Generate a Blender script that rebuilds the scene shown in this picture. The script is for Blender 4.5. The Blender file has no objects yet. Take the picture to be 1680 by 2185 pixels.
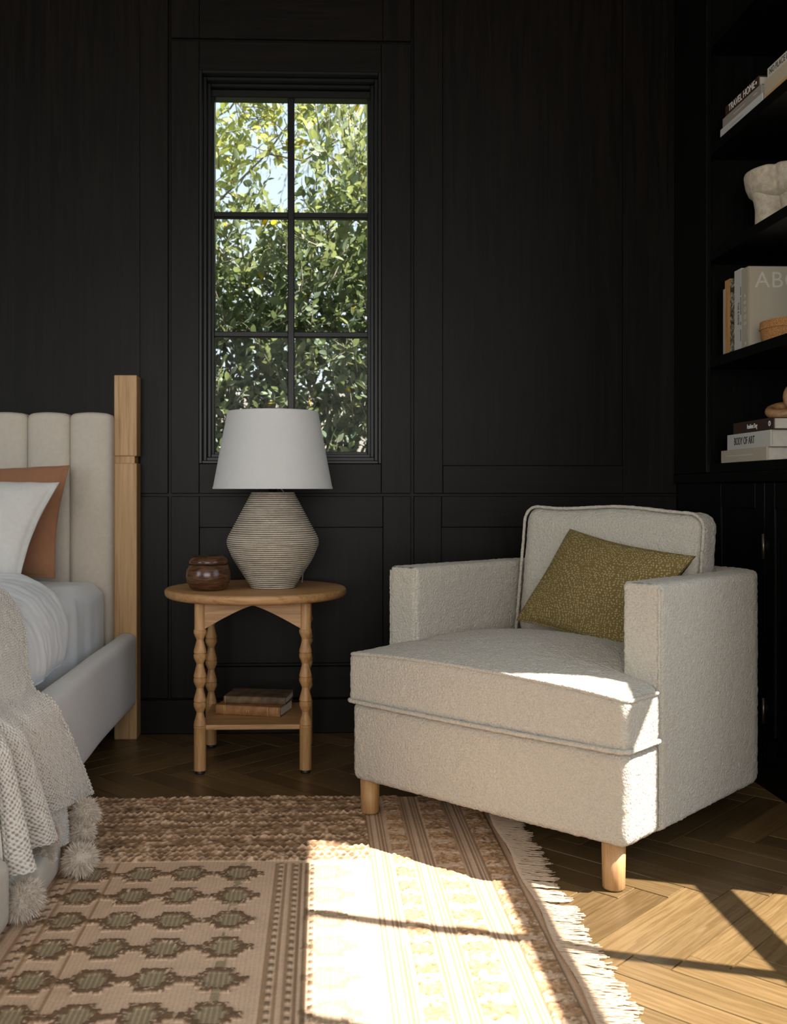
import bpy, bmesh, math, random
import numpy as np
from mathutils import Vector, Matrix
PI = math.pi
C = bpy.context.scene.collection
rnd = random.Random(7)
NR = np.random.default_rng(11)

# ------------------------------------------------------------------ camera, light, exposure
sc = bpy.context.scene
cam = bpy.data.cameras.new('camera'); cam.sensor_fit = 'HORIZONTAL'; cam.sensor_width = 36
cam.lens = 2200 / 1680 * 36; cam.shift_x = 82 / 1680; cam.shift_y = -47.5 / 1680
cam.clip_start = .02; cam.clip_end = 200
cam.dof.use_dof = True; cam.dof.focus_distance = 3.0; cam.dof.aperture_fstop = 7
camo = bpy.data.objects.new('camera', cam); C.objects.link(camo)
camo.location = (0, 0, .95); camo.rotation_euler = (PI / 2, 0, -math.radians(1.9))
sc.camera = camo

world = bpy.data.worlds.new('world'); sc.world = world; world.use_nodes = True
wn = world.node_tree.nodes; wl = world.node_tree.links; wn.clear()
wo = wn.new('ShaderNodeOutputWorld'); wb = wn.new('ShaderNodeBackground')
wt = wn.new('ShaderNodeTexCoord'); wsep = wn.new('ShaderNodeSeparateXYZ'); wr = wn.new('ShaderNodeValToRGB')
wl.new(wt.outputs['Generated'], wsep.inputs[0]); wl.new(wsep.outputs['Z'], wr.inputs[0])
wr.color_ramp.elements[0].color = (.80, .86, .93, 1); wr.color_ramp.elements[0].position = .02
wr.color_ramp.elements[1].color = (.40, .60, .90, 1); wr.color_ramp.elements[1].position = .7
wl.new(wr.outputs[0], wb.inputs[0]); wb.inputs[1].default_value = 1.4; wl.new(wb.outputs[0], wo.inputs[0])

TRAVEL = Vector((-.948, .317, -1.40)).normalized()
sl = bpy.data.lights.new('sun', 'SUN'); sl.energy = 19.0; sl.angle = math.radians(.40); sl.color = (1, .965, .91)
so = bpy.data.objects.new('sun', sl); C.objects.link(so)
so.rotation_euler = TRAVEL.to_track_quat('-Z', 'Y').to_euler(); so.location = (6, -1, 8)

def area(name, loc, aim, w, h, power, col):
    l = bpy.data.lights.new(name, 'AREA'); l.shape = 'RECTANGLE'; l.size = w; l.size_y = h; l.energy = power; l.color = col
    o = bpy.data.objects.new(name, l); C.objects.link(o); o.location = loc
    o.rotation_euler = Vector(aim).to_track_quat('-Z', 'Z').to_euler()
# daylight entering through the windows behind and beside the camera (each sits in its opening)
area('window_daylight_rear', (-.5, -2.02, 1.5), (0, 1, -.05), 2.8, 1.9, 100, (1, .97, .92))
area('window_daylight_left', (-3.12, .7, 1.45), (1, 0, -.1), 1.8, 1.7, 44, (.86, .93, 1))
area('window_daylight_right', (1.92, 1.15, 1.5), (-1, 0, -.2), 1.8, 2.3, 24, (.9, .95, 1))
vs = sc.view_settings
vs.view_transform = 'Standard'; vs.look = 'None'; vs.gamma = 1; vs.use_curve_mapping = False; vs.exposure = 0
sc.cycles.sample_clamp_indirect = 6
sc.cycles.max_bounces = 10; sc.cycles.diffuse_bounces = 5; sc.cycles.transparent_max_bounces = 24

# ------------------------------------------------------------------ helpers
def thing(name, label, cat, loc=(0, 0, 0), rotz=0, group=None):
    o = bpy.data.objects.new(name, None); C.objects.link(o); o.empty_display_size = .05
    o.location = loc; o.rotation_euler = (0, 0, rotz); tag(o, label, cat, group); return o
def tag(o, label=None, cat=None, group=None, kind=None):
    if label: o['label'] = label
    if cat: o['category'] = cat
    if group: o['group'] = group
    if kind: o['kind'] = kind
    return o
def link(name, me, parent=None, mat=None, loc=None, rot=None):
    o = bpy.data.objects.new(name, me); C.objects.link(o)
    if mat is not None and me is not None and hasattr(me, 'materials') and not me.materials: me.materials.append(mat)
    if parent is not None: o.parent = parent
    if loc is not None: o.location = loc
    if rot is not None: o.rotation_euler = rot
    return o
def meshdata(name, V, F, smooth=True):
    me = bpy.data.meshes.new(name)
    V = np.asarray(V, dtype=np.float32).reshape(-1, 3)
    if isinstance(F, np.ndarray) and F.ndim == 2:
        k = F.shape[1]; n = len(F)
        me.vertices.add(len(V)); me.vertices.foreach_set('co', V.ravel())
        me.loops.add(n * k); me.loops.foreach_set('vertex_index', F.astype(np.int32).ravel())
        me.polygons.add(n); me.polygons.foreach_set('loop_start', np.arange(0, n * k, k, dtype=np.int32))
        me.update(calc_edges=True)
    else:
        me.from_pydata([tuple(v) for v in V], [], [tuple(f) for f in F])
    if smooth: me.polygons.foreach_set('use_smooth', np.ones(len(me.polygons), dtype=bool))
    me.update(); return me
def mesh(name, V, F, mat=None, parent=None, smooth=True):
    return link(name, meshdata(name, V, F, smooth), parent, mat)
def bmobj(name, bm, mat=None, parent=None, smooth=False):
    me = bpy.data.meshes.new(name); bmesh.ops.recalc_face_normals(bm, faces=bm.faces); bm.to_mesh(me); bm.free()
    if smooth: me.polygons.foreach_set('use_smooth', np.ones(len(me.polygons), dtype=bool))
    return link(name, me, parent, mat)
def box_bm(x0, x1, y0, y1, z0, z1, bev=0.0, seg=2, bm=None):
    b = bmesh.new()
    r = bmesh.ops.create_cube(b, size=1)
    bmesh.ops.scale(b, vec=(x1 - x0, y1 - y0, z1 - z0), verts=b.verts)
    bmesh.ops.translate(b, vec=((x0 + x1) / 2, (y0 + y1) / 2, (z0 + z1) / 2), verts=b.verts)
    if bev: bmesh.ops.bevel(b, geom=b.edges[:], offset=bev, segments=seg, affect='EDGES', profile=.5)
    if bm is not None:
        me = bpy.data.meshes.new('tmp'); b.to_mesh(me); b.free(); bm.from_mesh(me); bpy.data.meshes.remove(me); return bm
    return b
def box(name, x0, x1, y0, y1, z0, z1, mat, parent=None, bev=0.0, seg=2, kind=None):
    o = bmobj(name, box_bm(x0, x1, y0, y1, z0, z1, bev, seg), mat, parent)
    if kind: o['kind'] = kind
    return o
def grid_faces(n, m, cu=False, cv=False):
    i, j = np.meshgrid(np.arange(n if cu else n - 1), np.arange(m if cv else m - 1), indexing='ij')
    i2, j2 = (i + 1) % n, (j + 1) % m
    return np.stack([i * m + j, i2 * m + j, i2 * m + j2, i * m + j2], -1).reshape(-1, 4)
def lathe(prof, n=64, cap=True):
    prof = np.array(prof, float); a = np.linspace(0, 2 * PI, n, endpoint=False)
    V = np.stack([prof[:, 0, None] * np.cos(a), prof[:, 0, None] * np.sin(a), np.repeat(prof[:, 1, None], n, 1)], -1).reshape(-1, 3)
    F = [tuple(f[::-1]) for f in grid_faces(len(prof), n, cv=True)]
    if cap:
        F.append(tuple(range(n))[::-1]); k = (len(prof) - 1) * n; F.append(tuple(range(k, k + n)))
    return V, F
def tube(P, r, n=8, closed=False):
    P = np.array(P, float); m = len(P)
    if closed: T = np.roll(P, -1, 0) - np.roll(P, 1, 0)
    else: T = np.gradient(P, axis=0)
    T /= np.linalg.norm(T, axis=1, keepdims=True) + 1e-9
    up = np.array([0, 0, 1.]); rr = np.broadcast_to(np.asarray(r, float), (m,))
    N = np.cross(T, up); bad = np.linalg.norm(N, axis=1) < .1
    N[bad] = np.cross(T[bad], np.array([1., 0, 0])); N /= np.linalg.norm(N, axis=1, keepdims=True)
    for i in range(1, m):
        if N[i] @ N[i - 1] < 0: N[i] = -N[i]
    B = np.cross(T, N); a = np.linspace(0, 2 * PI, n, endpoint=False)
    V = P[:, None] + rr[:, None, None] * (N[:, None] * np.cos(a)[None, :, None] + B[:, None] * np.sin(a)[None, :, None])
    F = [tuple(f) for f in grid_faces(m, n, cu=closed, cv=True)]
    if not closed: F += [tuple(range(n)), tuple(range((m - 1) * n, m * n))[::-1]]
    return V.reshape(-1, 3), F
def hash3(i, j, k, s=0):
    h = (i * 374761393 + j * 668265263 + k * 2147483647 + s * 1274126177) & 0xffffffff
    h = ((h ^ (h >> 13)) * 1274126177) & 0xffffffff
    return ((h ^ (h >> 16)) & 0xffff) / 65535.0
def vnoise(P, freq, seed=0):
    Q = np.asarray(P, float) * freq; I = np.floor(Q).astype(np.int64); f = Q - I; f = f * f * (3 - 2 * f); r = 0
    for dx in (0, 1):
        for dy in (0, 1):
            for dz in (0, 1):
                w = (f[..., 0] if dx else 1 - f[..., 0]) * (f[..., 1] if dy else 1 - f[..., 1]) * (f[..., 2] if dz else 1 - f[..., 2])
                r = r + w * hash3(I[..., 0] + dx, I[..., 1] + dy, I[..., 2] + dz, seed)
    return r * 2 - 1
def rbox(hx, hy, hz, r, res):
    """rounded box surface, about res between vertices: (V, F)"""
    h = np.array([hx, hy, hz], float); Vs = []; Fs = []; off = 0
    def lin(a): return np.linspace(-a, a, max(2, int(round(2 * a / res)) + 1))
    for ax in range(3):
        b, c = (ax + 1) % 3, (ax + 2) % 3
        B, Cc = np.meshgrid(lin(h[b]), lin(h[c]), indexing='ij'); n, m = B.shape
        for s in (-1, 1):
            P = np.zeros((n, m, 3)); P[..., ax] = s * h[ax]; P[..., b] = B; P[..., c] = Cc
            F = grid_faces(n, m); F = F if s > 0 else F[:, ::-1]
            Vs.append(P.reshape(-1, 3)); Fs.append(F + off); off += n * m
    V = np.concatenate(Vs); F = np.concatenate(Fs)
    key = np.round(V / 1e-5).astype(np.int64); _, idx, inv = np.unique(key, axis=0, return_index=True, return_inverse=True)
    V = V[idx]; F = inv.reshape(-1)[F]
    q = np.clip(V, -(h - r), h - r); d = V - q; L = np.linalg.norm(d, axis=1, keepdims=True)
    return q + d / np.maximum(L, 1e-9) * r * (L > 1e-7), F
def vnormals(V, F):
    a, b, c, d = (V[F[:, i]] for i in range(4)); fn = np.cross(c - a, d - b)
    N = np.zeros_like(V)
    for i in range(4): np.add.at(N, F[:, i], fn)
    return N / np.maximum(np.linalg.norm(N, axis=1, keepdims=True), 1e-12)

# ------------------------------------------------------------------ materials
class NT:
    def __init__(s, name):
        s.m = bpy.data.materials.new(name); s.m.use_nodes = True; s.t = s.m.node_tree; s.n = s.t.nodes; s.l = s.t.links
        s.b = s.n['Principled BSDF']; s.out = s.n['Material Output']
    def node(s, typ, ins=None, **kw):
        o = s.n.new(typ)
        for k, v in kw.items(): setattr(o, k, v)
        for k, v in (ins or {}).items():
            if isinstance(v, bpy.types.NodeSocket): s.l.new(v, o.inputs[k])
            else: o.inputs[k].default_value = v
        return o
    def coord(s, scale=(1, 1, 1), kind='Object', rand=False):
        tc = s.node('ShaderNodeTexCoord').outputs[kind]
        mp = s.node('ShaderNodeMapping', {'Vector': tc, 'Scale': scale})
        if rand:
            oi = s.node('ShaderNodeObjectInfo').outputs['Random']
            mu = s.node('ShaderNodeMath', {0: oi, 1: 37.0}, operation='MULTIPLY')
            cx = s.node('ShaderNodeCombineXYZ', {0: mu.outputs[0], 1: mu.outputs[0], 2: mu.outputs[0]})
            s.l.new(cx.outputs[0], mp.inputs['Location'])
        return mp.outputs[0]
    def noise(s, vec, scale=5, detail=4, rough=.5, dist=0):
        return s.node('ShaderNodeTexNoise', {'Vector': vec, 'Scale': scale, 'Detail': detail, 'Roughness': rough, 'Distortion': dist}).outputs['Fac']
    def ramp(s, fac, stops):
        r = s.node('ShaderNodeValToRGB', {'Fac': fac}); e = r.color_ramp.elements
        while len(e) < len(stops): e.new(.5)
        for i, (p, c) in enumerate(stops): e[i].position = p; e[i].color = (*c, 1)
        return r.outputs['Color']
    def mix(s, fac, a, b, blend='MIX'):
        m = s.node('ShaderNodeMix', data_type='RGBA', blend_type=blend)
        for k, v in ((0, fac), (6, a), (7, b)):
            if isinstance(v, bpy.types.NodeSocket): s.l.new(v, m.inputs[k])
            else: m.inputs[k].default_value = v if k == 0 else (*v, 1)
        return m.outputs[2]
    def bump(s, height, strength=.3, dist=.002, normal=None):
        b = s.node('ShaderNodeBump', {'Height': height, 'Strength': strength, 'Distance': dist})
        if normal is not None: s.l.new(normal, b.inputs['Normal'])
        return b.outputs['Normal']
    def set(s, color=None, rough=None, normal=None, **kw):
        for k, v in (('Base Color', color), ('Roughness', rough), ('Normal', normal), *kw.items()):
            if v is None: continue
            if isinstance(v, bpy.types.NodeSocket): s.l.new(v, s.b.inputs[k])
            elif k == 'Base Color': s.b.inputs[k].default_value = (*v, 1)
            else: s.b.inputs[k].default_value = v
        return s.m
def plain(name, col, rough=.6, metal=0, spec=.5):
    t = NT(name); return t.set(col, rough, Metallic=metal, **{'Specular IOR Level': spec})
def wood(name, c0, c1, grain=(30, 30, 1.6), rough=.45, rand=False, bump=.12, tint=0.0, spec=.5, dk=.72):
    t = NT(name); v = t.coord(grain, rand=rand)
    n1 = t.noise(v, 1.5, 6, .6, 1.1); n2 = t.noise(v, 8, 3, .6)
    w = t.node('ShaderNodeMath', {0: n1, 1: t.node('ShaderNodeMath', {0: n2, 1: .35}, operation='MULTIPLY').outputs[0]}, operation='ADD').outputs[0]
    col = t.ramp(w, [(.46, tuple(x * dk for x in c0)), (.60, c0), (.70, tuple((a + b) / 2 for a, b in zip(c0, c1))), (.88, c1)])
    if tint:
        oi = t.node('ShaderNodeObjectInfo').outputs['Random']
        f = t.node('ShaderNodeMapRange', {'Value': oi, 'To Min': 1 - tint, 'To Max': 1 + tint}).outputs[0]
        cc = t.node('ShaderNodeCombineXYZ', {0: f, 1: f, 2: f}).outputs[0]
        col = t.mix(1.0, col, cc, 'MULTIPLY')
    return t.set(col, rough, t.bump(w, bump, .001), **{'Specular IOR Level': spec})
def fabric(name, col, col2=None, scale=900, rough=.95, bump=.35, big=.0, var=.25):
    t = NT(name); v = t.coord(); a = t.noise(t.coord((1, 1, .12)), scale, 2); b = t.noise(t.coord((.12, .12, 1)), scale, 2)
    s = t.node('ShaderNodeMath', {0: a, 1: b}, operation='ADD').outputs[0]
    c = t.ramp(t.noise(v, 60, 4), [(.3, col), (.7, col2 or tuple(x * (1 - var * .5) for x in col))])
    c = t.mix(.35, c, t.ramp(s, [(.35, tuple(x * (1 - var) for x in col)), (.65, col)]))
    nm = t.bump(s, bump, .0008)
    if big: nm = t.bump(t.noise(v, 9, 3), big, .01, nm)
    return t.set(c, rough, nm, **{'Specular IOR Level': .15, 'Sheen Weight': .15})

M = {}
M['wall'] = wood('dark_stained_oak', (.0031, .0022, .0014), (.0068, .0049, .0033), (34, 34, 1.4), .40, True, .16, 0, .13)
M['wall_flat'] = wood('dark_stained_oak_flat', (.0031, .0022, .0014), (.0064, .0046, .0031), (1.4, 34, 34), .40, True, .12, 0, .13)
M['case'] = wood('black_stained_casework', (.0018, .0016, .0014), (.0042, .0036, .003), (34, 34, 1.4), .40, True, .12, 0, .14)
M['steel'] = plain('black_window_steel', (.005, .0055, .0055), .34, 0, .22)
M['plaster'] = plain('warm_white_plaster', (.62, .57, .50), .9)
M['oak'] = wood('light_oak', (.35, .18, .065), (.48, .275, .115), (42, 42, 2.2), .5, True, .08)
M['oak_x'] = wood('light_oak_along_x', (.33, .17, .062), (.46, .26, .108), (2.2, 42, 42), .48, True, .08)
M['post'] = wood('pale_oak_post', (.37, .215, .085), (.49, .31, .142), (38, 38, 1.2), .55, True, .1)
M['plank'] = wood('oiled_oak_plank', (.108, .063, .0235), (.160, .101, .043), (2.6, 62, 62), .36, True, .10, .30, .4, .90)
M['groove'] = plain('dark_floor_joint', (.02, .011, .006), .9)
M['bowlwood'] = wood('dark_walnut', (.042, .018, .0075), (.115, .052, .022), (7, 7, 70), .24, False, .05)
M['boucle'] = None
t = NT('boucle'); v = t.coord()
vo = t.node('ShaderNodeTexVoronoi', {'Vector': v, 'Scale': 150.0}).outputs['Distance']; nz = t.noise(v, 300, 4, .65)
hh = t.node('ShaderNodeMath', {0: nz, 1: vo}, operation='SUBTRACT').outputs[0]
t.set(t.ramp(t.noise(v, 260, 4, .65), [(.30, (.42, .375, .30)), (.5, (.515, .465, .38)), (.72, (.58, .527, .437))]), .95, t.bump(hh, .9, .0045), **{'Specular IOR Level': .1, 'Sheen Weight': .2})
M['boucle'] = t.m
M['linen'] = fabric('cream_linen', (.50, .45, .375), scale=700)
M['rail'] = fabric('pale_grey_linen', (.60, .59, .57), scale=700, var=.15)
M['sheet'] = fabric('white_cotton', (.70, .71, .71), scale=800, bump=.2, big=.12, var=.1)
M['pillow'] = fabric('off_white_linen', (.55, .535, .50), scale=500, bump=.5, big=.2, var=.2)
M['terra'] = fabric('terracotta_linen', (.29, .138, .074), scale=700, bump=.3, big=.15)
M['shade'] = fabric('lampshade_linen', (.53, .525, .505), scale=600, bump=.25, var=.1)
M['black'] = plain('black_plastic', (.01, .01, .01), .5)
M['brass'] = plain('dark_bronze', (.12, .10, .08), .35, .9)
M['cordgrey'] = plain('clear_grey_cord', (.35, .33, .3), .4)
t = NT('olive_print'); v = t.coord()
dn = t.node('ShaderNodeTexNoise', {'Vector': v, 'Scale': 9.0, 'Detail': 2.0}).outputs['Color']
vv = t.node('ShaderNodeVectorMath', {0: v, 1: t.node('ShaderNodeVectorMath', {0: dn, 'Scale': .05}, operation='SCALE').outputs[0]}, operation='ADD').outputs[0]
rg = t.node('ShaderNodeTexVoronoi', {'Vector': v, 'Scale': 13.0}).outputs['Distance']
wv = t.node('ShaderNodeMath', {0: t.node('ShaderNodeMath', {0: rg, 1: 75.0}, operation='MULTIPLY').outputs[0]}, operation='SINE').outputs[0]
dt = t.node('ShaderNodeTexVoronoi', {'Vector': vv, 'Scale': 150.0, 'Randomness': .42}).outputs['Distance']
ad = t.node('ShaderNodeMath', {0: dt, 1: t.node('ShaderNodeMath', {0: wv, 1: .09}, operation='MULTIPLY').outputs[0]}, operation='ADD').outputs[0]
t.set(t.ramp(ad, [(.30, (.30, .24, .125)), (.42, (.145, .102, .030))]), .9, t.bump(t.noise(v, 900, 2), .2, .001), **{'Specular IOR Level': .2})
M['olive'] = t.m
t = NT('ridged_stoneware'); v = t.coord((3, 3, 60))
t.set(t.ramp(t.noise(v, 2.0, 5, .7), [(.35, (.16, .125, .09)), (.5, (.34, .29, .225)), (.7, (.50, .445, .36))]), .8, t.bump(t.noise(t.coord(), 160, 4), .3, .002), **{'Specular IOR Level': .3})
M['ceramic'] = t.m
def attrmat(name, rough=.95, bump=None, trans=0, gain=1.0):
    t = NT(name); a = t.node('ShaderNodeAttribute', attribute_name='Col').outputs['Color']
    nm = None
    if bump:
        b = t.noise(t.coord(), bump[0], 3, .6); nm = t.bump(b, bump[1], .002); a = t.mix(1.0, a, t.ramp(b, [(.3, (.80, .80, .80)), (.7, (1.12, 1.12, 1.12))]), 'MULTIPLY')
    t.set(a, rough, nm, **{'Specular IOR Level': .12}); return t
M['rug'] = attrmat('woven_rug', .97, (520, .5)).m
M['fringe'] = plain('rug_fringe_cotton', (.52, .375, .255), .95, 0, .1)
M['knit'] = attrmat('knitted_wool', .97, (900, .4)).m
M['fur'] = attrmat('pompom_fur', .9).m
def leafmat(name, rough=.38, trans=.35):
    t = NT(name); a = t.node('ShaderNodeAttribute', attribute_name='Col').outputs['Color']
    t.set(a, rough, **{'Specular IOR Level': .5})
    tr = t.node('ShaderNodeBsdfTranslucent', {'Color': t.mix(1.0, a, (1.2, 1.15, .62), 'MULTIPLY')})
    mx = t.node('ShaderNodeMixShader', {0: trans, 1: t.b.outputs[0], 2: tr.outputs[0]}); t.l.new(mx.outputs[0], t.out.inputs[0]); return t.m
M['leaf'] = leafmat('glossy_leaf')
M['leaf_soft'] = leafmat('soft_leaf', .6, .4)
M['bark'] = wood('grey_bark', (.20, .165, .12), (.38, .32, .25), (40, 40, 8), .9, False, .4)
t = NT('window_glass'); t.n.remove(t.b)
fr = t.node('ShaderNodeFresnel', {'IOR': 1.09}); tp = t.node('ShaderNodeBsdfTransparent', {'Color': (.96, .975, .965, 1)}); gl = t.node('ShaderNodeBsdfGlossy', {'Roughness': .02})
mx = t.node('ShaderNodeMixShader', {0: fr.outputs[0], 1: tp.outputs[0], 2: gl.outputs[0]}); t.l.new(mx.outputs[0], t.out.inputs[0]); M['glass'] = t.m
M['lawn'] = plain('garden_soil', (.09, .10, .045), 1)
M['stucco'] = plain('pale_garden_stucco', (.55, .47, .40), .9)
def speck(name, c0, c1, scale, rough=.85, bump=.3):
    t = NT(name); n = t.noise(t.coord(), scale, 5, .6); return t.set(t.ramp(n, [(.35, c0), (.65, c1)]), rough, t.bump(n, bump, .002))
M['stone'] = speck('travertine_stone', (.40, .33, .235), (.56, .475, .35), 55)
M['wicker'] = None
t = NT('wicker'); v = t.coord((1, 1, 1)); n = t.noise(v, 240, 2)
M['wicker'] = t.set(t.ramp(n, [(.3, (.20, .085, .022)), (.65, (.44, .205, .06))]), .7, t.bump(n, .4, .002))
M['knot'] = wood('warm_teak', (.27, .14, .055), (.38, .21, .09), (12, 40, 40), .45, False, .06)
M['pages'] = fabric('book_pages', (.55, .50, .42), scale=900, var=.35)

# ------------------------------------------------------------------ room shell
def structure(o): o['kind'] = 'structure'; return o
WY = 4.04; XR = 1.80; XL = -3.0; YB = -1.9; CH = 3.06; XB = 1.41
structure(box('ceiling', XL - .2, XR + .2, YB - .2, WY + .2, CH, CH + .15, M['plaster']))
# floor: dark joint bed plus herringbone oak planks, each its own part
floor = structure(box('floor', XL, XR, YB, WY + .1, -.06, -.004, M['groove']))
PW = .0845; PL = 6 * PW; R2 = math.sqrt(.5)
def clip(poly, ax, val, keep_less):
    out = []
    for i in range(len(poly)):
        a, b = poly[i], poly[(i + 1) % len(poly)]
        ia, ib = (a[ax] <= val) == keep_less, (b[ax] <= val) == keep_less
        if ia: out.append(a)
        if ia != ib:
            s = (val - a[ax]) / (b[ax] - a[ax]); out.append((a[0] + s * (b[0] - a[0]), a[1] + s * (b[1] - a[1])))
    return out
def plank_mesh(poly):
    """bevelled slab over a convex outline (local coords), top at z=0"""
    n = len(poly); c = np.mean(poly, 0); V = []
    for (z, ins) in ((-.0045, .0), (-.0014, .0), (0, .0013)):
        for p in poly:
            d = np.array(p) - c; L = np.hypot(*d); V.append((*(c + d * (1 - ins / max(L, 1e-6) * (1.6 if ins else 0))), z))
    F = [tuple(range(2 * n, 3 * n))]
    for k in (0, 1):
        for i in range(n): F.append((k * n + i, k * n + (i + 1) % n, (k + 1) * n + (i + 1) % n, (k + 1) * n + i))
    return meshdata('plank', V, F, False)
g = .0012
full = [(g, g), (PL - g, g), (PL - g, PW - g), (g, PW - g)]
fullme = plank_mesh(full); fullme.materials.append(M['plank'])
ox, oy = .691, 2.019
count = 0
for row in range(-2, 4):
    for k in range(-24, 16):
        for kind in (0, 1):
            u0, v0 = -k * PW + row * PL, k * PW + row * PL
            if kind == 0: p0 = (u0, v0); ang = PI / 4
            else: p0 = (u0 + PL + PW, v0); ang = PI / 4 + PI / 2
            x = ox + (p0[0] - p0[1]) * R2; y = oy + (p0[0] + p0[1]) * R2
            ca, sa = math.cos(ang), math.sin(ang)
            W = [(x + a * ca - b * sa, y + a * sa + b * ca) for a, b in full]
            if max(w[0] for w in W) < -1.25 or min(w[0] for w in W) > XB + .03 or max(w[1] for w in W) < 1.33 or min(w[1] for w in W) > WY: continue
            cx, cy = np.mean(W, 0)
            if cx < -1.2 or (cy < 2.9 and cx < -.15 and cx > -2 and cy > 1.7 and False): continue
            Q = W
            for ax, val, less in ((1, WY, True), (0, XB + .02, True), (1, 1.33, False)):
                if len(Q) > 2: Q = clip(Q, ax, val, less)
            if len(Q) < 3: continue
            if len(Q) == 4 and np.allclose(Q, W): me = fullme
            else:
                loc = [((q[0] - x) * ca + (q[1] - y) * sa, -(q[0] - x) * sa + (q[1] - y) * ca) for q in Q]
                area_ = abs(sum(loc[i][0] * loc[(i + 1) % len(loc)][1] - loc[(i + 1) % len(loc)][0] * loc[i][1] for i in range(len(loc)))) / 2
                if area_ < 2e-4: continue
                me = plank_mesh(loc)
            link('plank', me, floor, M['plank'] if me is not fullme else None, (x, y, rnd.uniform(-.0005, .0003)), (rnd.uniform(-.002, .002), 0, ang)); count += 1
print('planks', count)
link('underlay_boards', meshdata('underlay_boards', [(XL, YB, -.003), (XR, YB, -.003), (XR, 1.33, -.003), (XL, 1.33, -.003), (XL, 1.33, -.003), (-1.3, 1.33, -.003), (-1.3, WY, -.003), (XL, WY, -.003), (XB + .02, 1.33, -.003), (XR, 1.33, -.003), (XR, WY, -.003), (XB + .02, WY, -.003)], [(0, 1, 2, 3), (4, 5, 6, 7), (8, 9, 10, 11)], False), floor, M['plank'])

# back wall with window opening and framed panelling
wx0, wx1, wz0, wz1 = -.475, .237, 1.052, 2.586
def wall_with_hole(name, axis, pos0, pos1, a0, a1, b0, b1, z1, mat, z0=0, top=CH):
    bm = bmesh.new()
    def B(p, q, zz0, zz1):
        if q - p > 1e-4 and zz1 - zz0 > 1e-4:
            if axis == 'y': box_bm(p, q, pos0, pos1, zz0, zz1, bm=bm)
            else: box_bm(pos0, pos1, p, q, zz0, zz1, bm=bm)
    B(a0, b0, 0, top); B(b1, a1, 0, top); B(b0, b1, 0, z0); B(b0, b1, z1, top)
    return structure(bmobj(name, bm, mat))
wb_ = wall_with_hole('wall_back', 'y', WY + .014, WY + .2, XL - .2, XR + .2, wx0, wx1, wz1, M['case'], wz0)
G = .0055
def fr_(name, x0, x1, z0, z1, dy=0.0, thick=.02, mat=None, bev=.002):
    return box(name, x0, x1, WY + dy, WY + .0145, z0, z1, mat or M['wall'], wb_, bev, 1)
def module(x0, x1, z0, z1, l, r, b, tp, panel=True, rec=.009):
    """stiles, rails and a recessed panel filling x0..x1, z0..z1; l r b tp are member widths"""
    if l: fr_('stile', x0, x0 + l, z0, z1)
    if r: fr_('stile', x1 - r, x1, z0, z1)
    if b: fr_('rail', x0 + l, x1 - r, z0, z0 + b, mat=M['wall_flat'])
    if tp: fr_('rail', x0 + l, x1 - r, z1 - tp, z1, mat=M['wall_flat'])
    if panel: fr_('panel', x0 + l + .0005, x1 - r - .0005, z0 + b + .0005, z1 - tp - .0005, rec, bev=.001)
gl, gr, gz, gt = -.590, .359, .930, 2.707
# upper tier
module(-1.90, gl - G, gz + G, CH, .11, .11, .11, 0)
module(XL, -1.911, gz + G, CH, .11, .11, .11, 0)
module(gr + G, XB, gz + G, CH, .115, .215, .11, 0)
module(gl + G, gr - G, gz + G, gt - G, wx0 - gl - G, gr - G - wx1, wz0 - gz - G, gt - G - wz1, False)
module(gl + G, gr - G, gt + G, CH, .11, .11, .16, 0)
# lower tier
for x0, x1, r in ((XL, -1.911, .11), (-1.90, gl - G, .11), (gl + G, gr - G, .11), (gr + G, XB, .215)):
    module(x0, x1, .137, gz - G, .11, r, .122, .122)
bb = structure(box('baseboard_back', XL, XB, WY - .012, WY + .014, 0, .133, M['wall_flat'], None, .003, 1))
for x0, x1, z0, z1 in ((gl + G + .11, gr - G - .11, .259, .803), (gr + G + .115, XB - .215, .259, .803)):   # bead along the panel's lower edge
    fr_('bead', x0, x1, z0 + .001, z0 + .014, -.004, mat=M['wall_flat'], bev=.003)

# window 1
w1 = structure(bpy.data.objects.new('window_1', None)); C.objects.link(w1)
def ring(name, x0, x1, z0, z1, w, y0, y1, mat, parent, bev=.002):
    bm = bmesh.new()
    for a in ((x0, x0 + w, z0, z1), (x1 - w, x1, z0, z1), (x0 + w, x1 - w, z0, z0 + w), (x0 + w, x1 - w, z1 - w, z1)):
        box_bm(a[0], a[1], y0, y1, a[2], a[3], bev, 1, bm)
    return bmobj(name, bm, mat, parent)
ring('window_jamb', wx0, wx1, wz0, wz1, .012, WY - .006, WY + .2, M['steel'], w1)
ring('window_casing', wx0 + .012, wx1 - .012, wz0 + .012, wz1 - .012, .014, WY + .03, WY + .2, M['steel'], w1)
ring('window_frame', wx0 + .026, wx1 - .026, wz0 + .026, wz1 - .026, .014, WY + .06, WY + .18, M['steel'], w1)
gx0, gx1, gz0, gz1 = -.431, .193, 1.097, 2.516
ring('window_sash', wx0 + .034, wx1 - .034, wz0 + .034, wz1 - .05, .016, WY + .09, WY + .15, M['steel'], w1)
box('sash_rail', wx0 + .034, wx1 - .034, WY + .085, WY + .15, gz1, wz1 - .04, M['steel'], w1, .003, 1)
GY = WY + .12; mxv = -.120; mz = [2.052, 1.573]
box('muntin', mxv - .0135, mxv + .0135, GY - .022, GY + .022, gz0 - .005, gz1 + .005, M['steel'], w1, .003, 1)
for z in mz: box('muntin', gx0 - .005, gx1 + .005, GY - .019, GY + .019, z - .011, z + .011, M['steel'], w1, .003, 1)
zs = [gz0 - .004] + sorted(mz) + [gz1 + .004]; xs = [gx0 - .004, mxv, gx1 + .004]
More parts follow.
